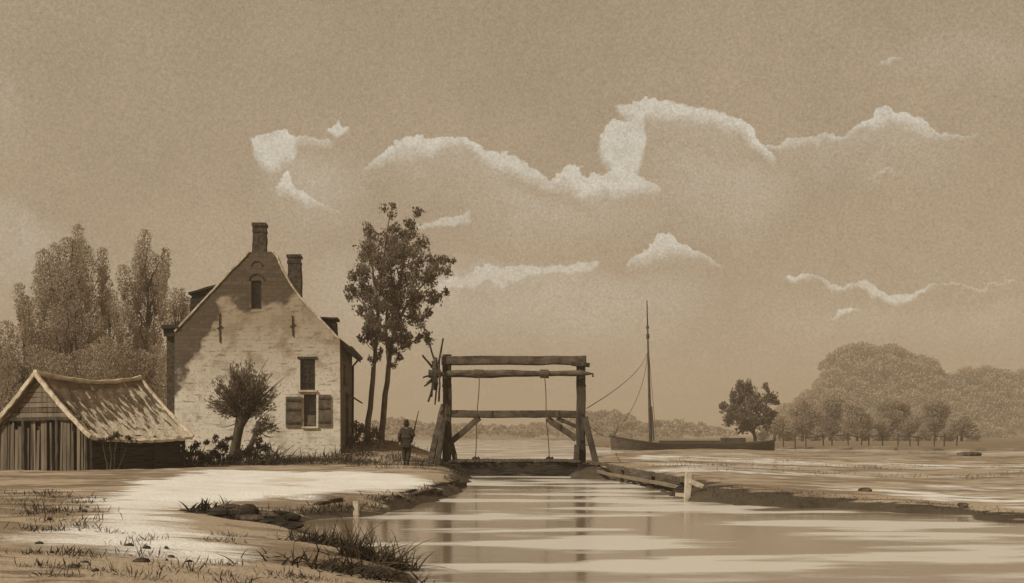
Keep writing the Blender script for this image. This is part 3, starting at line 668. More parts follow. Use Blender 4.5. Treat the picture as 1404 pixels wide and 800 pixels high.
k = MB(); k.add([sp(.1,.12,zg-.2), sp(sw-.1,.12,zg-.2), sp(sw-.1,.12,EZ), sp(sw/2,.12,RZ2-.2), sp(.1,.12,EZ), sp(.1,.22,zg-.2), sp(sw-.1,.22,zg-.2), sp(sw-.1,.22,EZ), sp(sw/2,.22,RZ2-.2), sp(.1,.22,EZ)], [(0,1,2,3,4),(9,8,7,6,5)]+[(i,(i+1)%5,(i+1)%5+5,i+5) for i in range(5)]); k.build('back_lining', M['tar'], shed)
k = MB()
for zz in (2.28,): k.bar(sp(.35,-.06,zz), sp(sw-.35,-.06,zz), .10, .14, n=6, jit=.012)
k.build('rail', M['dark_wood'], shed)
for uu in (.06, 1.55, 3.3, sw-.06):
    k = MB(); k.bar(sp(uu,-.05,zg-.2), sp(uu,-.05,EZ+.45 if 1<uu<4 else EZ-.05), .13, .12, up=ax, n=6, jit=.012); k.build('post', M['dark_wood'], shed)
# long front side: dark horizontal boards
k = MB(); z = zg-.1
while z < EZ-.36:
    for v0, v1 in ((0, 1.6), (1.62, 3.5), (3.52, slen)):
        o_ = random.uniform(-.03,.03); k.bar(sp(-.02+o_, v0, z+.1), sp(-.02+o_, v1, z+.1+random.uniform(-.02,.02)), .05, .20, n=5, jit=.014)
    z += .215
k.build('board_wall', M['tar'], shed)
for vv in (.06, 1.6, 3.5, slen-.06):
    k = MB(); k.bar(sp(-.09, vv, zg-.2), sp(-.09, vv, EZ-.2), .12, .12, up=ax, n=5, jit=.012); k.build('post', M['tar'], shed)
k = MB(); k.add([sp(sw,0,zg-.2), sp(sw,slen,zg-.2), sp(sw,slen,EZ), sp(sw,0,EZ), sp(sw-.06,0,zg-.2), sp(sw-.06,slen,zg-.2), sp(sw-.06,slen,EZ), sp(sw-.06,0,EZ)], [(0,1,2,3),(7,6,5,4),(0,4,5,1),(3,2,6,7),(0,3,7,4),(1,5,6,2)]); k.build('board_wall', M['tar'], shed)
k = MB(); k.add([sp(.1,slen-.1,zg-.2), sp(sw-.1,slen-.1,zg-.2), sp(sw-.1,slen-.1,EZ), sp(sw/2,slen-.1,RZ2-.25), sp(.1,slen-.1,EZ), sp(.1,slen,zg-.2), sp(sw-.1,slen,zg-.2), sp(sw-.1,slen,EZ), sp(sw/2,slen,RZ2-.25), sp(.1,slen,EZ)], [(0,1,2,3,4),(9,8,7,6,5)]+[(i,(i+1)%5,(i+1)%5+5,i+5) for i in range(5)]); k.build('plank_wall', M['tar'], shed)
# roof: two sagging ragged slopes
def shed_slope(sgn):
    nu, nv = 26, 34; k = MB(); vs = []; uv = []
    for layer in (0, 1):
        for i in range(nu+1):
            for j in range(nv+1):
                t = i/nu; v = -.22+(slen+.44)*j/nv
                run = (sw/2+.30)*t; u_ = sw/2-sgn*run
                sag = -.27*math.sin(math.pi*j/nv)*(1-t*.5)-.10*math.sin(math.pi*t)
                rag = 0
                if i >= nu-1: rag = random.uniform(-.05,.05)
                z = RZ2-(RZ2-EZ)/(sw/2)*run+sag+.05*math.sin(j*1.7+i*.6)*.35+random.uniform(-.012,.012)
                vs.append(sp(u_-sgn*rag, v+(random.uniform(-.04,.04) if j in (0,nv) else 0), z-(.10 if layer else 0))); uv.append((v, run*1.4, 0))
    n = (nu+1)*(nv+1); fs = []; ix = lambda l, i, j: l*n+i*(nv+1)+j
    for i in range(nu):
        for j in range(nv):
            fs.append((ix(0,i,j), ix(0,i,j+1), ix(0,i+1,j+1), ix(0,i+1,j))); fs.append((ix(1,i,j), ix(1,i+1,j), ix(1,i+1,j+1), ix(1,i,j+1)))
    for j in range(nv):
        fs.append((ix(0,nu,j), ix(0,nu,j+1), ix(1,nu,j+1), ix(1,nu,j))); fs.append((ix(0,0,j), ix(1,0,j), ix(1,0,j+1), ix(0,0,j+1)))
    for i in range(nu):
        fs.append((ix(0,i,0), ix(0,i+1,0), ix(1,i+1,0), ix(1,i,0))); fs.append((ix(0,i,nv), ix(1,i,nv), ix(1,i+1,nv), ix(0,i+1,nv)))
    k.add(vs, fs); k.uv = uv; return k.build('roof', M['thatch'], shed)
shed_slope(1); shed_slope(-1)
k = MB()
def crest(v): return RZ2-.27*math.sin(math.pi*(v+.22)/(slen+.44))+.07
vv = np.linspace(-.26, slen+.26, 12); k.tube([sp(sw/2, v, crest(v)+random.uniform(-.02,.02)) for v in vv], [.10+random.uniform(-.02,.02) for _ in vv], 7, .12); k.build('ridge_cap', M['coping'], shed)
for sgn in (1,-1):
    for v in (-.26, slen+.27):
        k = MB(); pts = [sp(sw/2-sgn*(sw/2+.32)*t, v, RZ2-(RZ2-EZ)/(sw/2)*(sw/2+.32)*t-.10*math.sin(math.pi*t)+.03) for t in np.linspace(.01,1,10)]
        for a, b in zip(pts[:-1], pts[1:]): k.bar(a, b, .09, .17, n=2, jit=.012)
        k.build('bargeboard', M['coping'], shed)
# loose bushy mess on the eave
# ------------------------------------------------------------------ the bridge
BD = 51.0
br = thing('drawbridge', at(705, 0, BD).xy.to_3d(), 'old timber frame drawbridge with hanging ropes across the canal', 'bridge')
def bp_(px, py, dy=0): v = at(px, py, BD); v.y += dy; return v
def beam(name, a, b, w_, h_, dy=0, up=(0,0,1), m='beam', n=9, jit=.018, parent=None):
    k = MB(); k.bar(bp_(*a, dy), bp_(*b, dy), w_, h_, up, n, jit); return k.build(name, M[m], parent or br)
beam('post', (613,486), (613,652), .34, .36, up=(1,0,0), m='dark_wood'); beam('post', (796.5,489), (796.5,656), .38, .36, up=(1,0,0), m='dark_wood')
beam('top_beam', (606,495), (804,494.5), .40, .36, dy=-.06)
k = MB(); k.bar(bp_(784,499,-.06), bp_(808,501.5,-.06), .46, .16, n=3, jit=.02); k.build('post_cap', M['dark_wood'], br)
k = MB(); P0, P1 = bp_(600,513.5,-.42), bp_(809,513.5,-.42); pts = [P0.lerp(P1, i/14)+Vector((0,0,random.uniform(-.02,.02))) for i in range(15)]
k.tube(pts, [.06]+[.14+.03*math.sin(i*.5) for i in range(13)]+[.05], 9, .05); axle = k.build('winding_axle', M['beam'], br, smooth=False)
for px in (657, 746):
    k = MB(); k.tube([bp_(px-6,513.5,-.42), bp_(px+6,513.5,-.42)], .185, 10, .06); k.build('rope_coil', M['rope'], axle)
for px in (613, 796.5):
    k = MB(); k.bar(bp_(px,512,-.15), bp_(px,521,-.5), .2, .12, n=2); k.build('axle_bracket', M['dark_wood'], br)
k = MB(); k.tube([bp_(806,513.5,-.42), bp_(812,513.5,-.42), bp_(812,518,-.42)], .04, 6); k.build('axle_pin', M['iron'], axle)
beam('cross_beam', (618.5,568), (791,568), .30, .30)
beam('brace', (619,606), (657,573.5), .24, .24, n=5); beam('brace', (790.5,602), (750,573.5), .24, .24, n=5)
beam('brace', (791,585), (764,574), .16, .16, dy=.02, n=4)
for px, py in ((613,495),(613,568),(796.5,497),(796.5,568),(796.5,604),(655,571),(752,571)):
    k = MB(); p = bp_(px,py,-.19); k.tube([p, p+Vector((0,-.05,0))], .055, 8); k.build('bolt', M['iron'], br)
for px in (613, 796.5):
    k = MB(); k.box(bp_(px-6.6,531,-.2), bp_(px+6.6,528,-.17)); k.build('iron_strap', M['iron'], br)
# raking props at both posts
k = MB(); k.bar(bp_(608,556,.05), bp_(590,640,-.8), .28, .24, (1,0,0), 6, .018); k.build('prop', M['beam'], br)
k = MB(); k.bar(bp_(610,575,-.3), bp_(601,644,-1.3), .26, .22, (1,0,0), 6, .018); k.build('prop', M['dark_wood'], br)
k = MB(); k.bar(bp_(617,600,.1), bp_(628,646,.1), .24, .2, (1,0,0), 6, .018); k.build('prop', M['beam'], br)
k = MB(); k.bar(bp_(801,574,-.05), bp_(817,640,-.7), .24, .24, (1,0,0), 6, .018); k.build('prop', M['dark_wood'], br)
k = MB(); k.bar(bp_(790,612,-.3), bp_(788,650,-1.0), .26, .22, (1,0,0), 5, .018); k.build('prop', M['dark_wood'], br)
# plank deck over the water on two girders
deck = MB()
for i in range(30):
    x = bp_(620+i*5.9,0).x; z = .60+random.uniform(-.012,.012); deck.bar((x, BD-1.2+random.uniform(-.08,.08), z), (x, BD+2.3+random.uniform(-.08,.08), z), .165, .07, n=3, jit=.008)
dk = deck.build('deck', M['beam'], br)
for dy in (-1.0, 2.0):
    k = MB(); k.bar((bp_(607,0).x, BD+dy, .30), (bp_(806,0).x, BD+dy, .30), .24, .50, n=9, jit=.02); k.build('girder', M['tar'], br)
for px in (640, 700, 760):
    k = MB(); k.bar((bp_(px,0).x, BD-.98, .2), (bp_(px,0).x, BD-.98, -.6), .2, .2, n=3); k.build('pile', M['tar'], br)
for px in (612, 800): 
    for j in range(3): k = MB(); k.bar((bp_(px+(j-1)*6,0).x, BD-1.25, .45+random.uniform(-.05,.05)), (bp_(px+(j-1)*6,0).x, BD-1.25, -.6), .24, .24, n=4); k.build('pile', M['tar'], br)
# ropes with hooks
for top, bot in (((657.5,516),(652,628)), ((746,516),(752,628))):
    k = MB(); a = bp_(*top,-.6); b = bp_(*bot,-.6); k.tube([a.lerp(b,t)+Vector((.02*math.sin(t*9),0,0)) for t in np.linspace(0,1,12)], .020, 5); rp = k.build('rope', M['rope'], br)
    h = MB(); h.tube([b+Vector((.0,0,.05)), b+Vector((.06,0,-.02)), b+Vector((.14,0,.03)), b+Vector((.16,0,-.05))], .05, 6); h.tube([b+Vector((-.12,0,-.03)), b+Vector((0,0,.04))], .045, 6); h.build('hook', M['iron'], rp)
# spoked winding wheel at the axle's left end (axle along x, so the wheel is seen nearly edge-on)
wc = bp_(598,513.5,-.42)
whl = MB(); ringp = [wc+Vector((0, .62*math.cos(t), .62*math.sin(t))) for t in np.linspace(0, 2*math.pi, 25)[:-1]]
for a, b in zip(ringp, ringp[1:]+ringp[:1]): whl.bar(a, b, .11, .13, n=1, jit=.006, up=(1,0,0))
wheel = whl.build('winding_wheel', M['dark_wood'], br)
k = MB(); k.tube([wc+Vector((-.28,0,0)), wc+Vector((.22,0,0))], .17, 9, .05); k.build('hub', M['dark_wood'], wheel)
wheel_sp = [((598,500),(588,467),-.1), ((602,500),(608,465),.1), ((594,505),(581,489),-.3), ((594,515),(582,519),-.4), ((594,522),(584,531),-.3), ((597,525),(588,552),-.2), ((600,525),(597,556),0), ((604,525),(602,551),.2), ((594,520),(586,526),.3), ((597,492),(592,545),.25),((603,494),(604,540),-.25),((594,496),(596,535),-.2)]
for a, b, dy in wheel_sp:
    k = MB(); A_ = bp_(*a,-.42); B_ = bp_(*b,-.42+dy); k.bar(A_, B_, .075, .075, n=4, jit=.012, taper=.8); k.build('spoke', M['dark_wood'], wheel)

# sloping rails of the right bridge head
for n_, (a, Da, b, Db, za, zb, lb) in enumerate((((806,0),50.0,(940,0),33.5,.58,.42,'upper sloping timber rail from the bridge down to the mooring post'), ((806,0),49.4,(932,0),34.5,.26,.20,'lower sloping timber rail under the bridge head beside the canal bank'))):
    A_ = Vector(((a[0]-702)/F*Da, Da, za)); B_ = Vector(((b[0]-702)/F*Db, Db, zb)); rt = thing('timber_rail', (A_.x, A_.y, 0), lb, 'rail')
    k = MB(); k.bar(A_, B_, .09, .11, n=12, jit=.012); k.build('rail_beam', M['plank'], rt)
    for t in (.12, .42, .72, .95):
        k = MB(); p = A_.lerp(B_, t); q = p.copy(); p.x += .1; q.x += .1; q.z = min(gz(q.x, q.y), .1)-.4; p.z += .05; k.bar(q, p, .11, .11, n=3, jit=.01); k.build('post', M['dark_wood'], rt)

# mooring post, pale, at the tip of the spit, and the stump on the left bank
mb = Vector(((943-702)/F*31.2, 31.2, 0)); mo = thing('mooring_post', mb, 'pale leaning mooring post standing in the water at the spit', 'post')
k = MB(); k.bar(mb+Vector((-.04,0,-.6)), mb+Vector((.03,0,.72)), .17, .17, (0,1,0), 7, .012); k.build('shaft', M['pale_wood'], mo)
k = MB(); k.bar(mb+Vector((.04,-.06,.50)), mb+Vector((.36,-.06,.34)), .10, .13, n=3, jit=.012); k.build('peg', M['pale_wood'], mo)
k = MB(); k.bar(mb+Vector((-.30,.12,.14)), mb+Vector((.95,.2,.10)), .10, .10, n=5, jit=.012); k.build('crosspiece', M['pale_wood'], mo)
sb = Vector(((489-702)/F*24.9, 24.9, 0)); st_ = thing('mooring_post', sb, 'short pale wooden stump standing at the left bank edge', 'post')
k = MB(); k.bar(sb+Vector((0,0,-.4)), sb+Vector((-.02,0,.33)), .11, .11, (0,1,0), 5, .012); k.build('shaft', M['pale_wood'], st_)
k = MB(); k.bar(sb+Vector((-.07,-.06,.22)), sb+Vector((-.19,-.06,.17)), .05, .08, n=2); k.build('peg', M['dark_wood'], st_)
# black mud-clad timber clump by the mooring post
k = MB()
for i, (px, D, r) in enumerate(((934,33.4,.30),(926,33.9,.22),(938,34.2,.34))): 
    p = gp(px, D); k.rock(p+Vector((0,0,.08)), (r,r*.7,r*.75), 40+i)
o = k.build('stump', M['tar'], None, off=gp(934,33.6)); tag(o, 'black rotten tree stump just left of the pale mooring post', 'stump')

# ------------------------------------------------------------------ the barge
bd = 138.0
boat = thing('sailing_barge', Vector(((920-702)/F*bd, bd, 0)), 'long dark sailing barge with a single tall mast, moored beyond the spit', 'boat')
def bt(px): return (px-702)/F*bd
hx0, hx1 = bt(840), bt(1062); ns = 26
vs = []; ring = 9
for i in range(ns+1):
    t = i/ns; x = hx0+(hx1-hx0)*t
    halfw = 2.1*min(1, (math.sin(min(t/.22,1)*math.pi/2))**.7+.04)*min(1, (math.sin(min((1-t)/.16,1)*math.pi/2))**.7+.05)
    sheer = .72+.85*(1-min(t/.3,1))**1.6+.30*max(0,(t-.75)/.25)**2
    for j in range(ring):
        s_ = -1+2*j/(ring-1); a_y = abs(s_)**.55*(1 if s_ > 0 else -1)
        zz = -.5+(sheer+.5)*abs(s_)**1.9; flare = (.15*(1-t/.15) if t < .15 else 0)*abs(s_)
        vs.append((x-flare*2.0, bd+halfw*a_y, zz))
fs = [(i*ring+j, i*ring+j+1, (i+1)*ring+j+1, (i+1)*ring+j) for i in range(ns) for j in range(ring-1)]
fs += [tuple(range(ring)), tuple(ns*ring+j for j in range(ring-1,-1,-1))]
dk_ = [(i*ring, (i+1)*ring, (i+1)*ring+ring-1, i*ring+ring-1) for i in range(ns)]
k = MB(); k.add(vs, fs+dk_); k.build('hull', M['hull'], boat)
k = MB()
for s_ in (0, ring-1): 
    pts = [Vector(vs[i*ring+s_])+Vector((0,0,.03)) for i in range(ns+1)]; k.tube(pts, .09, 6)
k.build('rubbing_strake', M['dark_wood'], boat)
k = MB(); k.box((bt(905),bd-1.2,.6), (bt(985),bd+1.2,1.05)); k.box((bt(990),bd-1.1,.6), (bt(1020),bd+1.1,1.35)); k.build('hatch_cover', M['dark_wood'], boat)
mb_ = Vector((bt(892), bd, .9)); mt = Vector((bt(887), bd, EYE+(YH-412)*bd/F))
k = MB(); k.tube([mb_.lerp(mt,t) for t in np.linspace(0,1,10)], [.20-.145*t for t in np.linspace(0,1,10)], 8); mast = k.build('mast', M['dark_wood'], boat)
k = MB(); m1 = mb_.lerp(mt,.73); k.tube([m1, m1.lerp(mt,.12)], [.2,.16], 8); k.build('mast_band', M['iron'], mast); k = MB(); m2 = mb_.lerp(mt,.8); k.tube([m2, m2.lerp(mt,.1)], [.17,.14], 8); k.build('mast_band', M['iron'], mast)
k = MB(); k.tube([Vector((bt(896),bd-.4,1)), mb_.lerp(mt,.25)+Vector((.2,-.1,0))], .09, 6); k.build('tabernacle', M['dark_wood'], mast)
def rig(a, b, sagx=0, r=.032):
    k = MB(); k.tube([a.lerp(b,t)+Vector((sagx*4*t*(1-t),0,-abs(sagx)*2*t*(1-t))) for t in np.linspace(0,1,12)], r, 5); k.build('rigging', M['rope'], boat)
rig(mb_.lerp(mt,.70), Vector((bt(843),bd,1.9)), .9)
rig(mb_.lerp(mt,.70), Vector((bt(897),bd-1.9,1.2)), 0, .03); rig(mb_.lerp(mt,.70), Vector((bt(897),bd+1.9,1.2)), 0, .03)
rig(mb_.lerp(mt,.74), bp_(805,560,.2), .9, .02)
k = MB(); k.bar(Vector((bt(843),bd,1.6)), Vector((bt(847.5),bd,2.75)), .1, .1, n=3); k.build('stem_post', M['dark_wood'], boat)
# a slack mooring warp from the bow to the bridge's right post
k = MB(); A_ = Vector((bt(841), bd, 1.7)); B_ = bp_(803,580,.1)
k.tube([A_.lerp(B_,t)-Vector((0,0,.8*4*t*(1-t)*.5)) for t in np.linspace(0,1,14)], [.035-.018*t for t in np.linspace(0,1,14)], 5)
o = k.build('mooring_line', M['rope'], None, off=A_); tag(o, 'slack mooring line from the barge bow to the right bridge post', 'rope')

# ------------------------------------------------------------------ trees
def limb(k, a, b, r0, r1, wob=.12, n=7, seg=7):
    a = Vector(a); b = Vector(b); L_ = (b-a).length; pts = []
    for i in range(seg+1):
        t = i/seg; p = a.lerp(b, t)+Vector((random.uniform(-1,1), random.uniform(-1,1), random.uniform(-.3,.3)))*wob*L_*.12*math.sin(math.pi*t); pts.append(p)
    k.tube(pts, [r0+(r1-r0)*(i/seg)**.8 for i in range(seg+1)], n, .06); return pts
def lobe_leaves(c, r, n, size, updir=.6, squash=1.0, width=.55, base=None, var=None, shell=.5, jitter=.5):
    """leaves spread through an uneven clump; they point away from the tree's base"""
    q = rng.normal(0, 1, (n,3)); q /= np.linalg.norm(q, axis=1, keepdims=True); q *= (rng.uniform(0,1,(n,1))**shell)
    ph_ = rng.uniform(0, 6, 3); k_ = 1+.28*np.sin(q[:,:1]*4+ph_[0])+.28*np.sin(q[:,2:]*5+ph_[1])
    P = np.array(c)+q*k_*np.array([r, r, r*squash]); D_ = q+np.array([0,0,updir])
    if base is not None: b_ = P-np.array(base); b_ /= np.linalg.norm(b_, axis=1, keepdims=True); D_ = D_*.5+b_
    va = np.clip(rng.uniform(0,1,n)*.5+(rng.uniform(0,.5) if var is None else var), 0, 1)
    return leaves(P, D_, size, width, jitter, va)
def tree(name, label, cat, D, base, lobes, trunks, leaf, bark, size, dens, group=None, depth=.8, updir=.6, squash=1.1, twig=True, width=.55, fill=1.25, nsb=None):
    """base: px,py of the foot; lobes: px,py,r(px); trunks: list of (points px,py), r0, r1 in metres"""
    m = D/F; root = thing(name, at(base[0], base[1], D), label, cat, group); bw_ = at(base[0], base[1], D)
    k = MB(); ends = []
    for pts, r0, r1 in trunks:
        P = [at(x, y, D)+Vector((0, random.uniform(-.25,.25)*(i > 0), 0)) for i, (x, y) in enumerate(pts)]
        if len(P) < 3 or True:
            Q_ = []
            for a, b in zip(P[:-1], P[1:]):
                for t in (0,.33,.66): Q_.append(a.lerp(b,t)+Vector((random.uniform(-1,1),random.uniform(-1,1),0))*r0*.25)
            Q_.append(P[-1])
        n = len(Q_); k.tube(Q_, [r0+(r1-r0)*i/(n-1) for i in range(n)], 8, .07); ends += Q_[n//3:]
    parts = []
    for (x, y, r) in lobes:
        r *= fill; rm = r*m; c = at(x, y, D)+Vector((0, random.uniform(-1,1)*depth*2.2, 0))
        near = min(ends, key=lambda e: (e-c).length+max(0, e.z-c.z+.4)*2.0) if ends else None
        if twig and near is not None: limb(k, near, c+Vector((0,0,rm*.3)), max(.025, min(.07, rm*.06)), .012, .5, 5, 5)
        nsub = nsb or max(3, int(r/3.2)); tot = int(dens*rm*rm/(size*size))
        for s in range(nsub):
            o_ = rng.normal(0, .44 if nsb is None else .15, 3)*rm; rs = rm*(rng.uniform(.34,.62) if nsb is None else rng.uniform(.85,1.0)); 
            parts.append(lobe_leaves(np.array(c)+o_, rs, max(12, tot//nsub), size, updir, squash, width, np.array(bw_), rng.uniform(0,.5)))
    k.build('trunk', M[bark], root, smooth=True)
    V_, Q2, A2 = join_np(parts); mesh_np('crown', V_, Q2, M[leaf], root, A2)
    return root
# the twin trees on the mound
lobL = [(508,318,11),(512,337,13),(500,352,9),(530,330,14),(522,360,18),(505,378,14),(493,388,10),(480,402,7),(488,408,9),(510,402,17),(528,392,17),(500,420,11),(520,428,16),(512,448,12),(528,455,12),(497,400,8),(505,440,10),(500,470,6),(514,500,5),(499,455,7),(524,470,10),(520,490,7),(508,462,9),(536,292,8),(532,308,10),(515,470,8)]
lobR = [(572,296,7),(568,312,10),(556,322,10),(545,338,14),(572,336,13),(560,355,18),(545,372,18),(588,356,10),(604,354,9),(613,362,7),(612,376,8),(600,382,12),(582,380,16),(564,392,20),(545,405,18),(590,402,12),(572,418,16),(552,428,16),(540,446,14),(560,452,12),(577,446,9),(584,456,8),(606,398,7),(596,415,8),(570,466,8),(545,465,11),(548,488,6),(540,505,5),(560,478,7),(535,480,8),(556,470,9),(534,430,12),(550,415,12)]
TD = 66.0
tree('tall_tree', 'tall leafy tree on the mound, nearer the house of the pair', 'tree', TD, (506,607), lobL,
     [([(503,612),(507,560),(513,500),(516,450),(520,400),(526,350),(534,300)], .17, .03), ([(515,480),(505,440),(495,405)], .10,.03), ([(519,430),(512,380),(508,330)], .10,.03)], 'leaf', 'pale_bark', .155, 30, 'pair of tall trees on the mound', squash=1.3, updir=1.0, fill=1.28)
tree('tall_tree', 'tall leafy tree on the mound, nearer the bridge of the pair', 'tree', TD+.8, (525,605), lobR,
     [([(522,612),(528,560),(532,505),(540,455),(547,400),(556,345),(568,300)], .18, .03), ([(533,500),(528,450),(531,410)],.11,.03), ([(541,450),(560,415),(592,375)], .11,.03), ([(545,430),(575,440),(582,450)], .07,.025)], 'leaf', 'pale_bark', .155, 30, 'pair of tall trees on the mound', squash=1.3, updir=1.0, fill=1.28)

# poplars behind shed and house: upright plumes
def plume_tree(label, D, foot, plumes, seedn, cat='tree', name='poplar'):
    m = D/F; root = thing(name, at(foot[0], foot[1], D), label, cat, 'trees behind the shed'); bw_ = at(foot[0], foot[1], D); k = MB()
    main = max(plumes, key=lambda p: -p[1]); P = [at(foot[0]+(main[0]-foot[0])*t**1.5, foot[1]+(main[1]+25-foot[1])*t, D)+Vector((random.uniform(-.12,.12),0,0)) for t in np.linspace(0,1,10)]
    k.tube(P, [.24-.2*t for t in np.linspace(0,1,10)], 8, .06); parts = []
    for (x, y0, y1, hw) in plumes:
        hw *= 1.18; zc = (y0+y1)/2; h = (y1-y0)/2*m; w_ = hw*m; dy = random.uniform(-1.0,1.0)
        top = at(x, y0+6, D)+Vector((0,dy,0)); st = min(P, key=lambda p: abs(p.z-(top.z-2.2*h))); limb(k, st, top, .07, .012, .5, 5, 6)
        n = int(30*h*w_/.018); t = rng.uniform(0,1,n)**.85; ang_ = rng.uniform(0,6.28,n); rad = rng.uniform(0,1,n)**.5
        prof = np.sin(np.clip(t,0,1)**.62*np.pi)**.75; wob_ = 1+.25*np.sin(t*19+ang_*2)
        px_ = np.array(at(x, 0, D))[0]+w_*prof*rad*np.cos(ang_)*wob_; py_ = D+dy+w_*prof*rad*np.sin(ang_)*wob_; pz_ = np.array(at(x, y0, D))[2]-.12-t*2*h
        Pp = np.stack([px_, py_, pz_], 1); Dd = np.stack([np.cos(ang_)*.45, np.sin(ang_)*.45, np.ones(n)], 1)
        parts.append(leaves(Pp, Dd, .135, .5, .35, np.clip(rng.uniform(0,.5,n)+rng.uniform(0,.5),0,1)))
    for dx in (-16, -6, 8, 15):
        a = at(foot[0]+dx*.3, 520, D-2.6); limb(k, a, at(main[0]+dx*1.5, main[1]+90+abs(dx)*4, D-2.4), .10, .03, .5, 6, 7)
    k.build('trunk', M['bark'], root, smooth=True); V_, Q2, A2 = join_np(parts); mesh_np('crown', V_, Q2, M['leaf_pop'], root, A2); return root
plume_tree('tallest pointed poplar, rising straight behind the shed ridge', 84, (97,598), [(101,303,372,8),(88,322,420,13),(76,332,430,9),(112,326,400,10),(124,338,430,10),(141,338,400,7),(136,360,430,9),(64,342,440,10),(55,360,450,9),(96,360,480,22),(72,390,520,18),(118,390,520,20),(98,420,600,36),(75,460,600,26),(122,450,600,26)], 1)
plume_tree('broad low poplar at the far left, over the shed gable', 80, (34,598), [(33,388,440,7),(29,410,480,9),(44,406,480,10),(15,440,520,12),(30,440,600,22),(5,470,600,18),(50,440,600,16),(-12,452,600,18)], 2)
plume_tree('slender poplar with spread pointed tops, just left of the house', 88, (204,598), [(200,314,400,8),(186,325,400,7),(191,350,430,9),(210,345,430,9),(223,336,390,6),(229,358,410,6),(170,362,410,8),(175,385,450,8),(165,394,440,5),(222,372,440,8),(200,380,520,22),(182,430,560,14),(200,450,600,26)], 3)
plume_tree('small poplar squeezed against the left wing of the house', 92, (244,598), [(240,394,440,6),(254,396,440,5),(234,410,470,8),(250,415,480,10),(262,408,470,8),(243,440,600,18)], 4)
plume_tree('dense bushy poplar filling the gap left of the slender one', 94, (152,598), [(147,392,450,7),(158,398,450,7),(166,420,470,9),(140,410,470,9),(152,425,600,18),(135,470,600,18),(170,470,600,16)], 5)

plume_tree('dense bushy undergrowth filling the gap between shed ridge and poplars', 78, (120,598), [(-8,470,600,20),(16,478,600,18),(40,470,600,18),(62,478,600,18),(84,484,600,18),(108,478,600,18),(130,470,600,18),(150,462,600,17),(172,470,600,17),(192,478,600,17),(212,470,600,15),(228,480,600,12)], 6, 'shrub', 'undergrowth')
# pollard willow: stout head with a fan of withies
WD = 55.5
wl_ = thing('pollard_willow', gp(323, WD), 'pollard willow with a bushy fan of shoots in front of the house', 'tree'); k = MB()
k.tube([gp(320,WD,-.2), at(322,618,WD), at(325,600,WD), at(328,585,WD), at(332,574,WD), at(333,566,WD)], [.27,.22,.20,.22,.30,.16], 9, .10)
k.tube([gp(340,WD,-.2), at(342,615,WD), at(349,600,WD), at(354,588,WD), at(355,578,WD)], [.17,.13,.12,.15,.12], 8, .1)
k.build('trunk', M['bark'], wl_, smooth=True)
k = MB(); parts = []
for i in range(150):
    a_ = R(max(-80, min(76, random.gauss(2, 27)))); L_ = random.uniform(1.4,2.75)*(1-.30*abs(a_)); dy = random.uniform(-.6,.6)
    hd = at(332+random.uniform(-5,7), 574+random.uniform(-6,5), WD); d = Vector((math.sin(a_), dy, math.cos(a_))).normalized()
    e = hd+d*L_+Vector((0,0,-.15*abs(math.sin(a_)))); pts = [hd.lerp(e,t)+Vector((math.sin(a_)*.25*t*(1-t),0,0)) for t in np.linspace(0,1,5)]
    k.tube(pts, [.03,.024,.018,.012,.005], 4)
    if abs(a_) < 1.35:
        n = 60; t = rng.uniform(.12,.97,n)**.8; P = np.array(hd)+np.outer(t, np.array(e-hd))+rng.normal(0,.07,(n,3)); parts.append(leaves(P, np.tile(np.array(d),(n,1)), .17, .30, .28, np.clip(rng.uniform(0,.6,n)+random.uniform(0,.4),0,1)))
for (x, y, x2, y2) in ((355,590,381,574),(355,585,387,578),(352,580,376,558),(350,575,383,540),(345,560,392,515),(345,560,398,512),(356,592,378,598),(355,590,375,600),(330,575,303,560),(330,572,293,550),(328,578,296,585),(342,540,367,492),(358,583,396,592)):
    a = at(x,y,WD); b = at(x2,y2,WD); k.tube([a.lerp(b,t)+Vector((0,0,-.12*4*t*(1-t)*(1 if y2>560 else -.4))) for t in np.linspace(0,1,7)], [.03,.026,.022,.018,.014,.010,.005], 5)
for (x, y, r) in ((358,585,9),(366,578,8),(352,592,7),(372,588,6),(310,566,7),(302,556,6)): parts.append(lobe_leaves(at(x,y,WD), r*WD/F, 130, .16, .2, 1, .35))
k.build('shoots', M['bark'], wl_)
V_, Q2, A2 = join_np(parts); mesh_np('crown', V_, Q2, M['leaf'], wl_, A2)

# shrubs and leafy plants
def shrub(label, D, foot, lobes, leaf='leaf_dark', size=.14, dens=46, group=None, name='shrub', blades=0, cat='shrub'):
    root = thing(name, gp(foot, D), label, cat, group); parts = []; m = D/F; k = MB(); b0 = gp(foot, D)
    for x, y, r in lobes:
        c = at(x, y, D)+Vector((0,random.uniform(-.2,.2),0)); limb(k, b0+Vector(((x-foot)*m*.4,0,-.05)), c, .03, .01, .4, 5, 4)
        for s in range(3): parts.append(lobe_leaves(np.array(c)+rng.normal(0,.4,3)*r*m, r*m*.65, int(dens*(r*m)**2/size**2/3)+10, size, .8, 1, .45, np.array(b0)-np.array([0,0,.3])))
    k.build('stem', M['bark'], root); V_, Q2, A2 = join_np(parts); mesh_np('foliage', V_, Q2, M[leaf], root, A2)
    return root
shrub('low dark shrub at the right end of the shed', 53, 265, [(258,628,7),(270,628,8),(282,628,7),(262,622,8),(270,615,7),(276,624,8),(282,608,4)])
shrub('low dark shrub with upright leaves left of the willow trunk', 54, 300, [(288,628,7),(300,628,8),(312,628,7),(292,620,8),(300,610,6),(308,618,9),(312,604,4),(296,603,4)])
shrub('spreading dark shrub at the foot of the willow', 54, 340, [(326,628,7),(338,628,8),(350,628,7),(330,622,9),(345,618,8),(352,612,7),(362,622,8),(356,606,4),(372,627,6)])
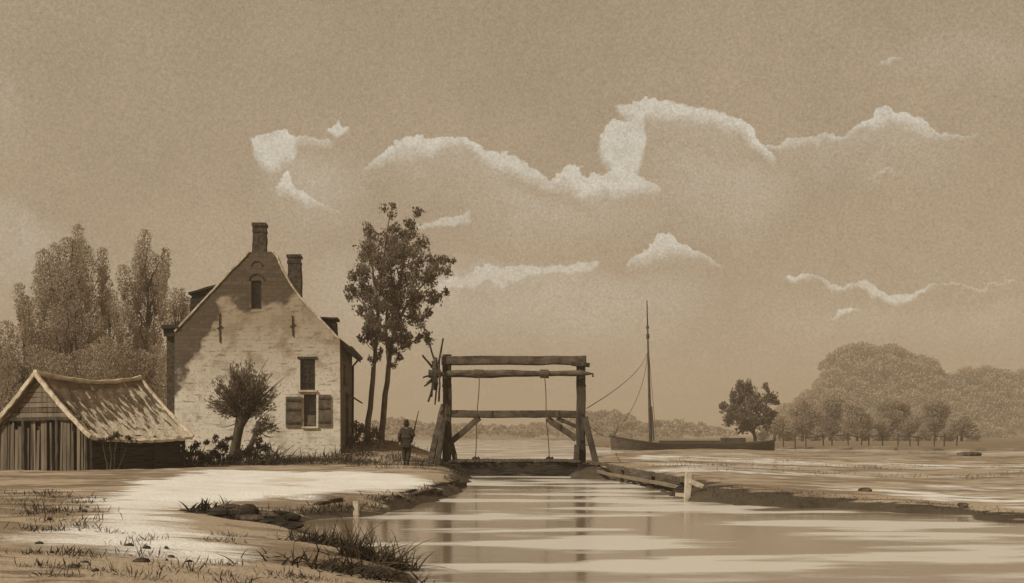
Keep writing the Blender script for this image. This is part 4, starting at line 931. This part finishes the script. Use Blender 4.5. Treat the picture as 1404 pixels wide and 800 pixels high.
shrub('dark bush at the foot of the twin trees beside the house corner', 64.5, 498, [(490,598,9),(498,590,9),(486,585,6),(505,602,7),(484,606,6)], 'leaf', .16)
shrub('small bush between the twin trunks and the walking man', 64, 520, [(513,592,6),(521,598,7),(516,604,6),(507,606,5)], 'leaf', .16)
shrub('black leafy tuft hanging at the shed eave', 46.3, 152, [(150,603,5),(163,599,6),(175,602,4),(140,605,4)], 'leaf_dark', .10)

# arching blades: sedges and reeds
def blades(name, label, cat, D, foot, n, Lr, spread, leaf='reed', wid=.018, fan=75, group=None, xs=None, loops=0):
    root = thing(name, gp(foot, D), label, cat, group); b0 = gp(foot, D); V_ = []; Fq = []; A = []; kk = 0; seg = 7
    for i in range(n):
        a_ = R(random.gauss(8, fan/2)); a_ = max(-R(85), min(R(85), a_)); L_ = random.uniform(*Lr); th = random.uniform(-1,1)
        x0 = b0.x+random.gauss(0, spread); y0 = D+random.gauss(0, spread*.6); z0 = gz(x0, y0)-.02
        z0 = max(z0, -.05); vx, vy, vz = math.sin(a_), th*.5, max(.25, math.cos(a_)); bend = random.uniform(.2,1.1); p = Vector((x0,y0,z0)); d = Vector((vx,vy,vz)).normalized()
        vv_ = random.random(); side = Vector((random.uniform(-1,1), random.uniform(-1,1), .3)); side = (side-d*side.dot(d)).normalized()
        for s in range(seg+1):
            t = s/seg; w_ = wid*(1-t**1.6)+.002; V_ += [p+side*w_, p-side*w_]; A += [vv_, vv_]
            d = (d+Vector((vx*.10,0,-.20*bend*(t+.15)))).normalized(); p = p+d*L_/seg
        for s in range(seg): Fq.append((kk+2*s, kk+2*s+1, kk+2*s+3, kk+2*s+2))
        kk += 2*(seg+1)
    V_ = np.array([tuple(v) for v in V_]); mesh_np('blades', V_, np.array(Fq), M[leaf], root, np.array(A)); return root
blades('reed_tuft', 'largest reed tuft, arching over the water at the bottom edge', 'reeds', 15.2, 512, 380, (.12,.42), .24, 'leaf_dark', wid=.009, fan=120)
blades('reed_tuft', 'dark reed tuft on the near bank, left of the largest tuft', 'reeds', 16.9, 448, 320, (.10,.30), .26, 'leaf_dark', wid=.012, fan=125)
blades('reed_tuft', 'upright feathery reed tuft between the two dark near tufts', 'reeds', 17.0, 482, 34, (.25,.52), .08, wid=.007, fan=60)
blades('reed_tuft', 'flat dark reed tuft at the lower edge of the near bank', 'reeds', 13.7, 480, 330, (.08,.28), .40, 'leaf_dark', wid=.010, fan=110)
blades('reed_tuft', 'thin looping reeds leaning out over the water from the largest tuft', 'reeds', 15.0, 526, 40, (.45,.80), .20, wid=.006, fan=120)
blades('sedge_tuft', 'arching sedge tuft at the right foot of the willow', 'sedge', 53.6, 368, 70, (.7,1.5), .35, 'leaf_dark', .03, 95)
blades('sedge_tuft', 'upright sedge tuft beside the right end of the shed', 'sedge', 52.6, 262, 40, (.6,1.2), .25, 'leaf_dark', .03, 60)
blades('sedge_tuft', 'thin sedge tuft at the foot of the house wall', 'sedge', 57, 420, 26, (.4,.9), .5, 'reed', .02, 110)
blades('sedge_tuft', 'sedge tuft at the right house corner below the twin trees', 'sedge', 60, 484, 40, (.4,.9), .5, 'leaf_dark', .025, 100)
blades('dock_plant', 'broad leaved plant at the left end of the stones', 'plant', 22.3, 284, 80, (.16,.34), .20, 'leaf_dark', .045, 150)
blades('dock_plant', 'pale broad leaved sprig rising behind the bank stones', 'plant', 23.3, 311, 16, (.2,.36), .06, 'reed', .022, 70)
blades('dock_plant', 'dark broad leaved plant among the bank stones', 'plant', 22.0, 335, 70, (.12,.28), .30, 'leaf_dark', .04, 150)

# stones along the left bank
stones = [(318,24.6,.20,.12,'large rounded dark stone topmost on the left bank'), (338,24.3,.14,.12,'tall black stone in the middle of the left bank'), (300,24.0,.16,.08,'flat mid brown stone at the left of the bank group'),
          (362,24.8,.20,.08,'long black stone on the left bank'), (382,25.4,.24,.07,'long curved black stone at the right of the bank group'), (398,25.3,.14,.06,'small pale topped stone at the right end of the group'),
          (345,23.2,.16,.07,'wedge shaped dark stone at the water side of the group'), (372,23.0,.18,.05,'low flat stone half buried below the bank group'), (392,22.4,.18,.05,'flat dark stone by the small inlet')]
for i, (px, D, rx, rz, lb) in enumerate(stones):
    D -= 2.0; rx *= 1.25; rz *= 1.25; p = gp(px, D); k = MB(); k.rock(p+Vector((0,0,rz*.5)), (rx, rx*.6, rz), 60+i, 2, .35); o = k.build('stone', M['tar'] if i % 3 else M['stone'], None, False, off=p); tag(o, lb, 'stone', 'stones on the left bank')
# broken timbers shoring the bank
shore = [((420,707),(492,697),'lower plank shoring the left bank edge'), ((450,694),(486,690),'short upper plank shoring the left bank'), ((500,700),(560,694),'plank shoring the bank right of the pale stump'), ((525,692),(580,684),'dark plank on the bank below the walking man'), ((585,680),(636,667),'plank at the bank tip below the bridge'), ((560,690),(605,682),'middle plank along the curved left bank')]
for i, (a, b, lb) in enumerate(shore):
    A_ = Vector((*wp(*a), .05)); B_ = Vector((*wp(*b), .08)); k = MB(); k.bar(A_, B_, .14, .16, n=7, jit=.03); k.bar(A_.lerp(B_,.1)+Vector((.03,.12,.14)), A_.lerp(B_,.8)+Vector((0,.15,.15)), .10, .08, n=6, jit=.03)
    o = k.build('shoring_plank', M['dark_wood'], None, off=A_); tag(o, lb, 'plank', 'planks shoring the left bank')
# grass along banks and over the foreground: uncountable
def grass(name, spots, Lr, leaf, wid):
    P = np.array(spots); n = len(P); z = height(P[:,0], P[:,1]); ok = z > .04; P = P[ok]; z = z[ok]; n = len(P)
    a_ = rng.normal(0,.7,n); L_ = rng.uniform(*Lr, n); L_ *= P[:,2]; d = np.stack([np.sin(a_), rng.normal(0,.4,n), np.cos(a_)],1)
    B_ = np.stack([P[:,0],P[:,1],z-.01],1); V_, Q_, A_ = leaves(B_, d, L_[:,None], wid, .15); o = mesh_np(name, V_, Q_, M[leaf], None, A_); tag(o, 'short tufts of dry grass along banks and sandy ground', 'grass', kind='stuff')
sp_ = []
def scat(cx, cy, n, rx, ry, s=1):
    for _ in range(n): sp_.append((random.gauss(cx, rx), random.gauss(cy, ry), s))
for _ in range(14):                                               # tufts by the lower left edge
    y = random.uniform(12.5, 18); scat(random.uniform(-.40,-.17)*y, y, 50, .14, .10, .55)
for _ in range(22):
    y = random.uniform(11.2, 12.8); scat(random.uniform(-.40,-.10)*y, y, 60, .16, .06, .5)
for _ in range(24):
    y = random.uniform(18, 30); scat(random.uniform(-.41,-.34)*y, y, 40, .22, .14, .7)
for _ in range(70):
    i = random.randint(2, 12); t = random.random(); p = Vector(LEFT[i]).lerp(Vector(LEFT[i+1]), t); scat(p.x-.35, p.y+.1, 45, .22, .22, .4 if p.y < 22 else .8)
for _ in range(90):
    i = random.randint(1, 8); t = random.random(); p = Vector(SPIT[i]).lerp(Vector(SPIT[i+1]), t); scat(p.x+.1, p.y+1.0, 40, .4, .5, .45)
for _ in range(45): 
    t = random.random(); p = Vector((-17+11*t, 57-2*t)); scat(p.x, p.y+random.uniform(-2,1.5), 60, .5, .4, 1.6)
for _ in range(40): scat(-8.3+random.gauss(0,2.2), 61+random.gauss(0,3), 50, .5, .4, 1.5)
for _ in range(25): scat(-4.0+random.gauss(0,1.0), 50+random.gauss(0,2), 50, .3, .3, 1.1)
for _ in range(40): 
    y = random.uniform(42,60); scat(random.uniform(.10,.42)*y, y, 24, .5, .12, .8)
grass('grass', sp_, (.08,.24), 'leaf_dark', .10)

# ------------------------------------------------------------------ far bank on the right
lob_b = [(1000,560,10),(1010,545,11),(1022,535,12),(1040,540,12),(1052,550,10),(1058,565,9),(1045,565,13),(1025,560,15),(1008,572,11),(998,582,9),(1015,585,11),(1035,582,12),(1052,582,9),(1016,527,5),(1030,580,10),(1048,534,5),(1062,552,5)]
tree('bushy_tree', 'dark ragged broadleaf tree on the far bank behind the barge', 'tree', 165, (1034,611), lob_b, [([(1036,613),(1034,595),(1031,575),(1028,545)], .30,.06), ([(1034,596),(1022,582),(1014,562)], .16,.05), ([(1033,590),(1045,575),(1050,558)],.14,.05)], 'leaf_mid', 'bark', .38, 52, depth=.9)
fars = [((1062,602),[(1062,588,9),(1072,580,8),(1068,592,9)],'low round bush at the left of the far tree row'),
        ((1100,602),[(1092,566,9),(1103,560,11),(1112,570,10),(1096,582,11),(1110,586,11)],'round tree, leftmost full grown of the far row'),
        ((1138,602),[(1132,558,11),(1143,553,11),(1150,564,11),(1128,574,12),(1142,578,13),(1152,586,9)],'tallest round tree in the far row'),
        ((1175,602),[(1166,562,10),(1178,566,10),(1186,575,9),(1168,580,12),(1182,588,10)],'round tree right of the tallest in the far row'),
        ((1224,602),[(1214,560,10),(1226,555,11),(1238,562,11),(1216,575,12),(1234,578,12),(1226,590,12)],'broad round tree standing apart in the middle of the far row'),
        ((1282,602),[(1272,562,10),(1286,558,10),(1293,568,9),(1276,578,11),(1288,584,10)],'round tree at the right end of the far row'),
        ((1254,602),[(1250,584,9),(1260,580,9),(1256,592,9)],'low bush between the two right hand far trees'),
        ((1318,602),[(1308,588,8),(1322,584,8),(1334,590,8)],'low bush beyond the right end of the far row'),
        ((1204,602),[(1198,588,8),(1206,585,8)],'small bush in the gap in the middle of the far row')]
for i, (ft, lb_, lab) in enumerate(fars):
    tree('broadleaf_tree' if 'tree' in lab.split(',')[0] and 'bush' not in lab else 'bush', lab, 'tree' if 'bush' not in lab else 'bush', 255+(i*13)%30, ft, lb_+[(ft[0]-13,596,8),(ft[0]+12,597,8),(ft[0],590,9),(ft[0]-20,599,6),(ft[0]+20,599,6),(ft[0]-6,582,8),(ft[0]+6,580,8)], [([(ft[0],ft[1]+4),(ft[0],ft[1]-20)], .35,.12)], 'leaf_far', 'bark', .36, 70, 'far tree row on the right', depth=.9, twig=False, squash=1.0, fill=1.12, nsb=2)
# field fence on the far bank
fn = thing('fence', gp(1180, 150), 'rickety post and rail field fence along the far bank', 'fence'); 
prev = None
for px in range(1075, 1330, 17):
    D = 150+random.uniform(-1.5,1.5); p = gp(px+random.uniform(-4,4), D); h = random.uniform(1.1,1.6); q = p+Vector((random.uniform(-.2,.2),0,h))
    k = MB(); k.bar(p-Vector((0,0,.3)), q, .14, .14, n=2); k.build('post', M['dark_wood'], fn)
    if prev: 
        k = MB(); k.bar(prev, p+Vector((0,0,h*.8)), .09, .10, n=3, jit=.03); k.build('rail', M['beam'], fn)
    prev = p+Vector((0,0,h*.8))
for px, D, rr_, lb in ((1320, 98, (.95,.6,.40), 'low dark boulder on the bare field near the right edge'), (1332, 82, (1.0,.5,.20), 'flat dark boulder below right of the larger one on the field')):
    p = gp(px, D); k = MB(); k.rock(p+Vector((0,0,rr_[2]*.4)), rr_, px, 2, .3); tag(k.build('boulder', M['stone'], None, True, off=p), lb, 'boulder')
k = MB(); k.rock(gp(1320,26.4,.03), (.12,.10,.07), 5); o = k.build('stone', M['stone'], None, True, off=gp(1320,26.4)); tag(o, 'lone dark stone at the right end of the spit', 'stone')
k = MB(); k.rock(gp(1186,31.5,.02), (.16,.12,.07), 6); o = k.build('stone', M['stone'], None, True, off=gp(1186,31.5)); tag(o, 'lone brown stone on the middle of the spit', 'stone')
# debris / pebbles on the foreground sand
peb0 = None
for i in range(16):
    y = random.uniform(11.6, 14.2) if i < 12 else random.uniform(18, 24); x = random.uniform(-.39,-.26)*y if i < 12 else random.uniform(-.39,-.33)*y
    if peb0 is None:
        k = MB(); k.rock((0,0,.012), (.055,.04,.026), 9, 2, .35); peb0 = k.build('pebble', M['stone'], None, True); o = peb0
    else: o = peb0.copy(); C.objects.link(o)
    o.location = (x, y, gz(x, y)); s_ = random.uniform(.4,1.2); o.scale = (s_*random.uniform(.8,1.5), s_, s_); o.rotation_euler.z = random.uniform(0,6)
    tag(o, 'small dark pebble on the sandy foreground at the lower left', 'pebble', 'pebbles on the foreground sand')

# ------------------------------------------------------------------ the man
MD = 48.0
mpos = gp(557, MD); man = thing('person', mpos, 'person seen from behind in a dark coat and hat, walking towards the bridge', 'person')
def skin_mesh(name, verts, edges, radii, m, parent, root=0, sub=2):
    me = bpy.data.meshes.new(name); me.from_pydata([tuple(v) for v in verts], edges, []); o = bpy.data.objects.new(name, me); C.objects.link(o)
    o.modifiers.new('s', 'SKIN'); o.modifiers.new('d', 'SUBSURF').levels = sub; o.modifiers['d'].render_levels = sub
    for i, r in enumerate(radii):
        sv = me.skin_vertices[0].data[i]; sv.radius = (r, r) if not hasattr(r, '__len__') else r; sv.use_root = (i == root)
    dg = bpy.context.evaluated_depsgraph_get(); nm = bpy.data.meshes.new_from_object(o.evaluated_get(dg)); bpy.data.objects.remove(o)
    nm.name = name; nm.materials.clear(); nm.materials.append(m); nm.polygons.foreach_set('use_smooth', [True]*len(nm.polygons))
    q = bpy.data.objects.new(name, nm); C.objects.link(q); q.parent = parent; return q
J = dict(pel=(0,0,.93), wai=(0,.01,1.08), che=(0,.03,1.28), nec=(0,.03,1.43), hea=(0,.06,1.53), crn=(0,.05,1.64),
         ls=(-.17,.02,1.39), le=(-.27,-.03,1.13), lw=(-.26,.08,.90), rs=(.17,.02,1.39), re=(.28,-.05,1.16), rw=(.22,.15,1.12),
         lh=(-.09,0,.90), lk=(-.09,.08,.49), la=(-.07,.04,.09), lt=(-.08,.20,.035), rh=(.09,0,.90), rk=(.09,.07,.49), ra=(.07,-.12,.11), rt=(.08,.03,.035))
rad = dict(pel=.13, wai=.125, che=.15, nec=.06, hea=.09, crn=.07, ls=.075, le=.05, lw=.032, rs=.075, re=.05, rw=.032, lh=.095, lk=.062, la=.042, lt=.04, rh=.095, rk=.062, ra=.042, rt=.04)
names = list(J); E = [('pel','wai'),('wai','che'),('che','nec'),('nec','hea'),('hea','crn'),('che','ls'),('ls','le'),('le','lw'),('che','rs'),('rs','re'),('re','rw'),('pel','lh'),('lh','lk'),('lk','la'),('la','lt'),('pel','rh'),('rh','rk'),('rk','ra'),('ra','rt')]
Vb = [Vector(J[n]) for n in names]; Eb = [(names.index(a), names.index(b)) for a, b in E]; Rb = [rad[n] for n in names]
def hand(wr, dr, side, curl):
    """palm, four fingers and a thumb rooted at the wrist"""
    wr = Vector(J[wr]); d = Vector(dr).normalized(); s_ = Vector(side).normalized(); n = d.cross(s_)
    pv = len(Vb); Vb.append(wr+d*.07); Rb.append(.030); Eb.append((names.index(names[0])+0, pv)) if False else Eb.append((idx_of[wr_name], pv))
    for j, (o_, L_) in enumerate(((-.034,.070),(-.012,.080),(.011,.075),(.032,.060))):
        p = wr+d*.085+s_*o_; q = p+d*L_*.5+n*curl*.02; r = q+d*L_*.4*(1-curl)+n*curl*.045; b = len(Vb)
        Vb.extend([p, q, r]); Rb.extend([.010,.009,.008]); Eb.extend([(pv, b), (b, b+1), (b+1, b+2)])
    b = len(Vb); Vb.extend([wr+d*.04-s_*.04+n*.01, wr+d*.075-s_*.055+n*.03]); Rb.extend([.011,.009]); Eb.extend([(pv, b), (b, b+1)])
idx_of = {n: i for i, n in enumerate(names)}
wr_name = 'lw'; hand('lw', (.02,.10,-.95), (0,1,0), .8); wr_name = 'rw'; hand('rw', (-.05,.6,.1), (.2,0,1), .8)
skin_mesh('body', Vb, Eb, Rb, M['skin'], man, 0, 1)
# coat with skirts, trousers, boots, hat, hair and collar as clothing children
cn = ['pel','wai','che','ls','le','lw','rs','re','rw']; cv = [Vector(J[n]) for n in cn]; cv[0] = Vector((0,0,.90)); cv[5] = Vector(J['le']).lerp(Vector(J['lw']),.92); cv[8] = Vector(J['re']).lerp(Vector(J['rw']),.92)
cv += [Vector((0,.0,.78)), Vector((0,.03,1.40))]
skin_mesh('coat', cv, [(0,1),(1,2),(2,3),(3,4),(4,5),(2,6),(6,7),(7,8),(0,9),(2,10)], [(.195,.17),(.18,.155),(.205,.17),.11,.09,.068,.11,.09,.068,(.215,.185),.09], M['coat'], man, 0, 2)
tv = [Vector(J[n]) for n in ('pel','lh','lk','la','rh','rk','ra')]; tv[3] = tv[3]+Vector((0,0,.05)); tv[6] = tv[6]+Vector((0,0,.05))
skin_mesh('trousers', tv, [(0,1),(1,2),(2,3),(0,4),(4,5),(5,6)], [.15,.125,.098,.08,.125,.098,.08], M['trouser'], man, 0, 2)
for a, t in (('la','lt'), ('ra','rt')):
    A_ = Vector(J[a]); skin_mesh('boot', [A_+Vector((0,0,.10)), A_, Vector(J[t]), A_+Vector((0,-.04,-.04))], [(0,1),(1,2),(1,3)], [.06,.055,.045,.045], M['hat'], man, 1, 1)
k = MB(); hc = mpos+Vector((0,.05,0)); prof = [(.0,1.795),(.07,1.79),(.098,1.75),(.104,1.66),(.108,1.625),(.16,1.615),(.165,1.605),(.10,1.60),(0,1.60)]
n = 20; vs = []; fs = []
for r_, z_ in prof:
    for j in range(n): t = 2*math.pi*j/n; vs.append(hc+Vector((r_*math.cos(t)*.95, r_*math.sin(t)*1.05, z_+(.02*math.sin(t*2) if r_ > .12 else 0))))
for i in range(len(prof)-1):
    for j in range(n): fs.append((i*n+j, i*n+(j+1)%n, i*n+n+(j+1)%n, i*n+n+j))
k.add(vs, fs); k.build('hat', M['hat'], man, True)
k = MB(); k.rock(mpos+Vector((0,.03,1.55)), (.098,.095,.085), 3, 2, .06); k.build('hair', M['trouser'], man, True)
k = MB(); k.tube([mpos+Vector((.085*math.cos(t), .03+.085*math.sin(t), 1.455+.01*math.sin(t))) for t in np.linspace(0,6.283,17)], .022, 6); k.build('collar', M['linen'], man, True)
k = MB(); hp = mpos+Vector((0,.155,1.53)); k.tube([hp+Vector((0,-.02,.03)), hp+Vector((0,.012,-.008)), hp+Vector((0,-.01,-.022))], [.012,.018,.010], 6); 
for s_ in (-1,1): k.rock(mpos+Vector((s_*.098,.055,1.535)), (.014,.026,.034), 2, 1, .05)
k.build('face_features', M['skin'], man, True)
# gun over the right side, stick in the left hand
gb = mpos+Vector((.20,.20,1.02)); k = MB(); top = mpos+Vector((.47,.13,2.12))
gun = thing('rifle', gb, 'long gun carried upright at the right side of the walking person', 'gun')
k.tube([gb.lerp(top,.35), gb.lerp(top,1)], [.024,.016], 8); k.build('barrel', M['iron'], gun)
k = MB(); k.bar(gb.lerp(top,-.12), gb.lerp(top,.10), .05, .10, n=3, jit=.004); k.bar(gb.lerp(top,.10), gb.lerp(top,.6), .045, .05, n=3, jit=.004); k.build('stock', M['dark_wood'], gun)
lh_ = mpos+Vector((-.27,.13,.83)); k = MB(); k.tube([lh_+Vector((.01,-.02,.12)), lh_, lh_+Vector((-.04,.04,-.35)), lh_+Vector((-.06,.08,-.80))], [.017,.017,.014,.012], 7)
o = k.build('walking_stick', M['dark_wood'], None, off=lh_); tag(o, 'thin walking stick held in the left hand of the walking person', 'stick')

# ------------------------------------------------------------------ haze
k = MB(); k.box((-1900,-60,-3), (1900,1950,52)); hz_ = k.build('haze', bpy.data.materials.new('haze')); m = hz_.data.materials[0]; m.use_nodes = True; t = m.node_tree; t.nodes.clear()
vp = t.nodes.new('ShaderNodeVolumePrincipled'); vp.inputs['Color'].default_value = (.93,.76,.55,1); vp.inputs['Density'].default_value = .0009; vp.inputs['Anisotropy'].default_value = 0
ou = t.nodes.new('ShaderNodeOutputMaterial'); t.links.new(vp.outputs[0], ou.inputs['Volume']); tag(hz_, kind='stuff'); hz_.display_type = 'WIRE'
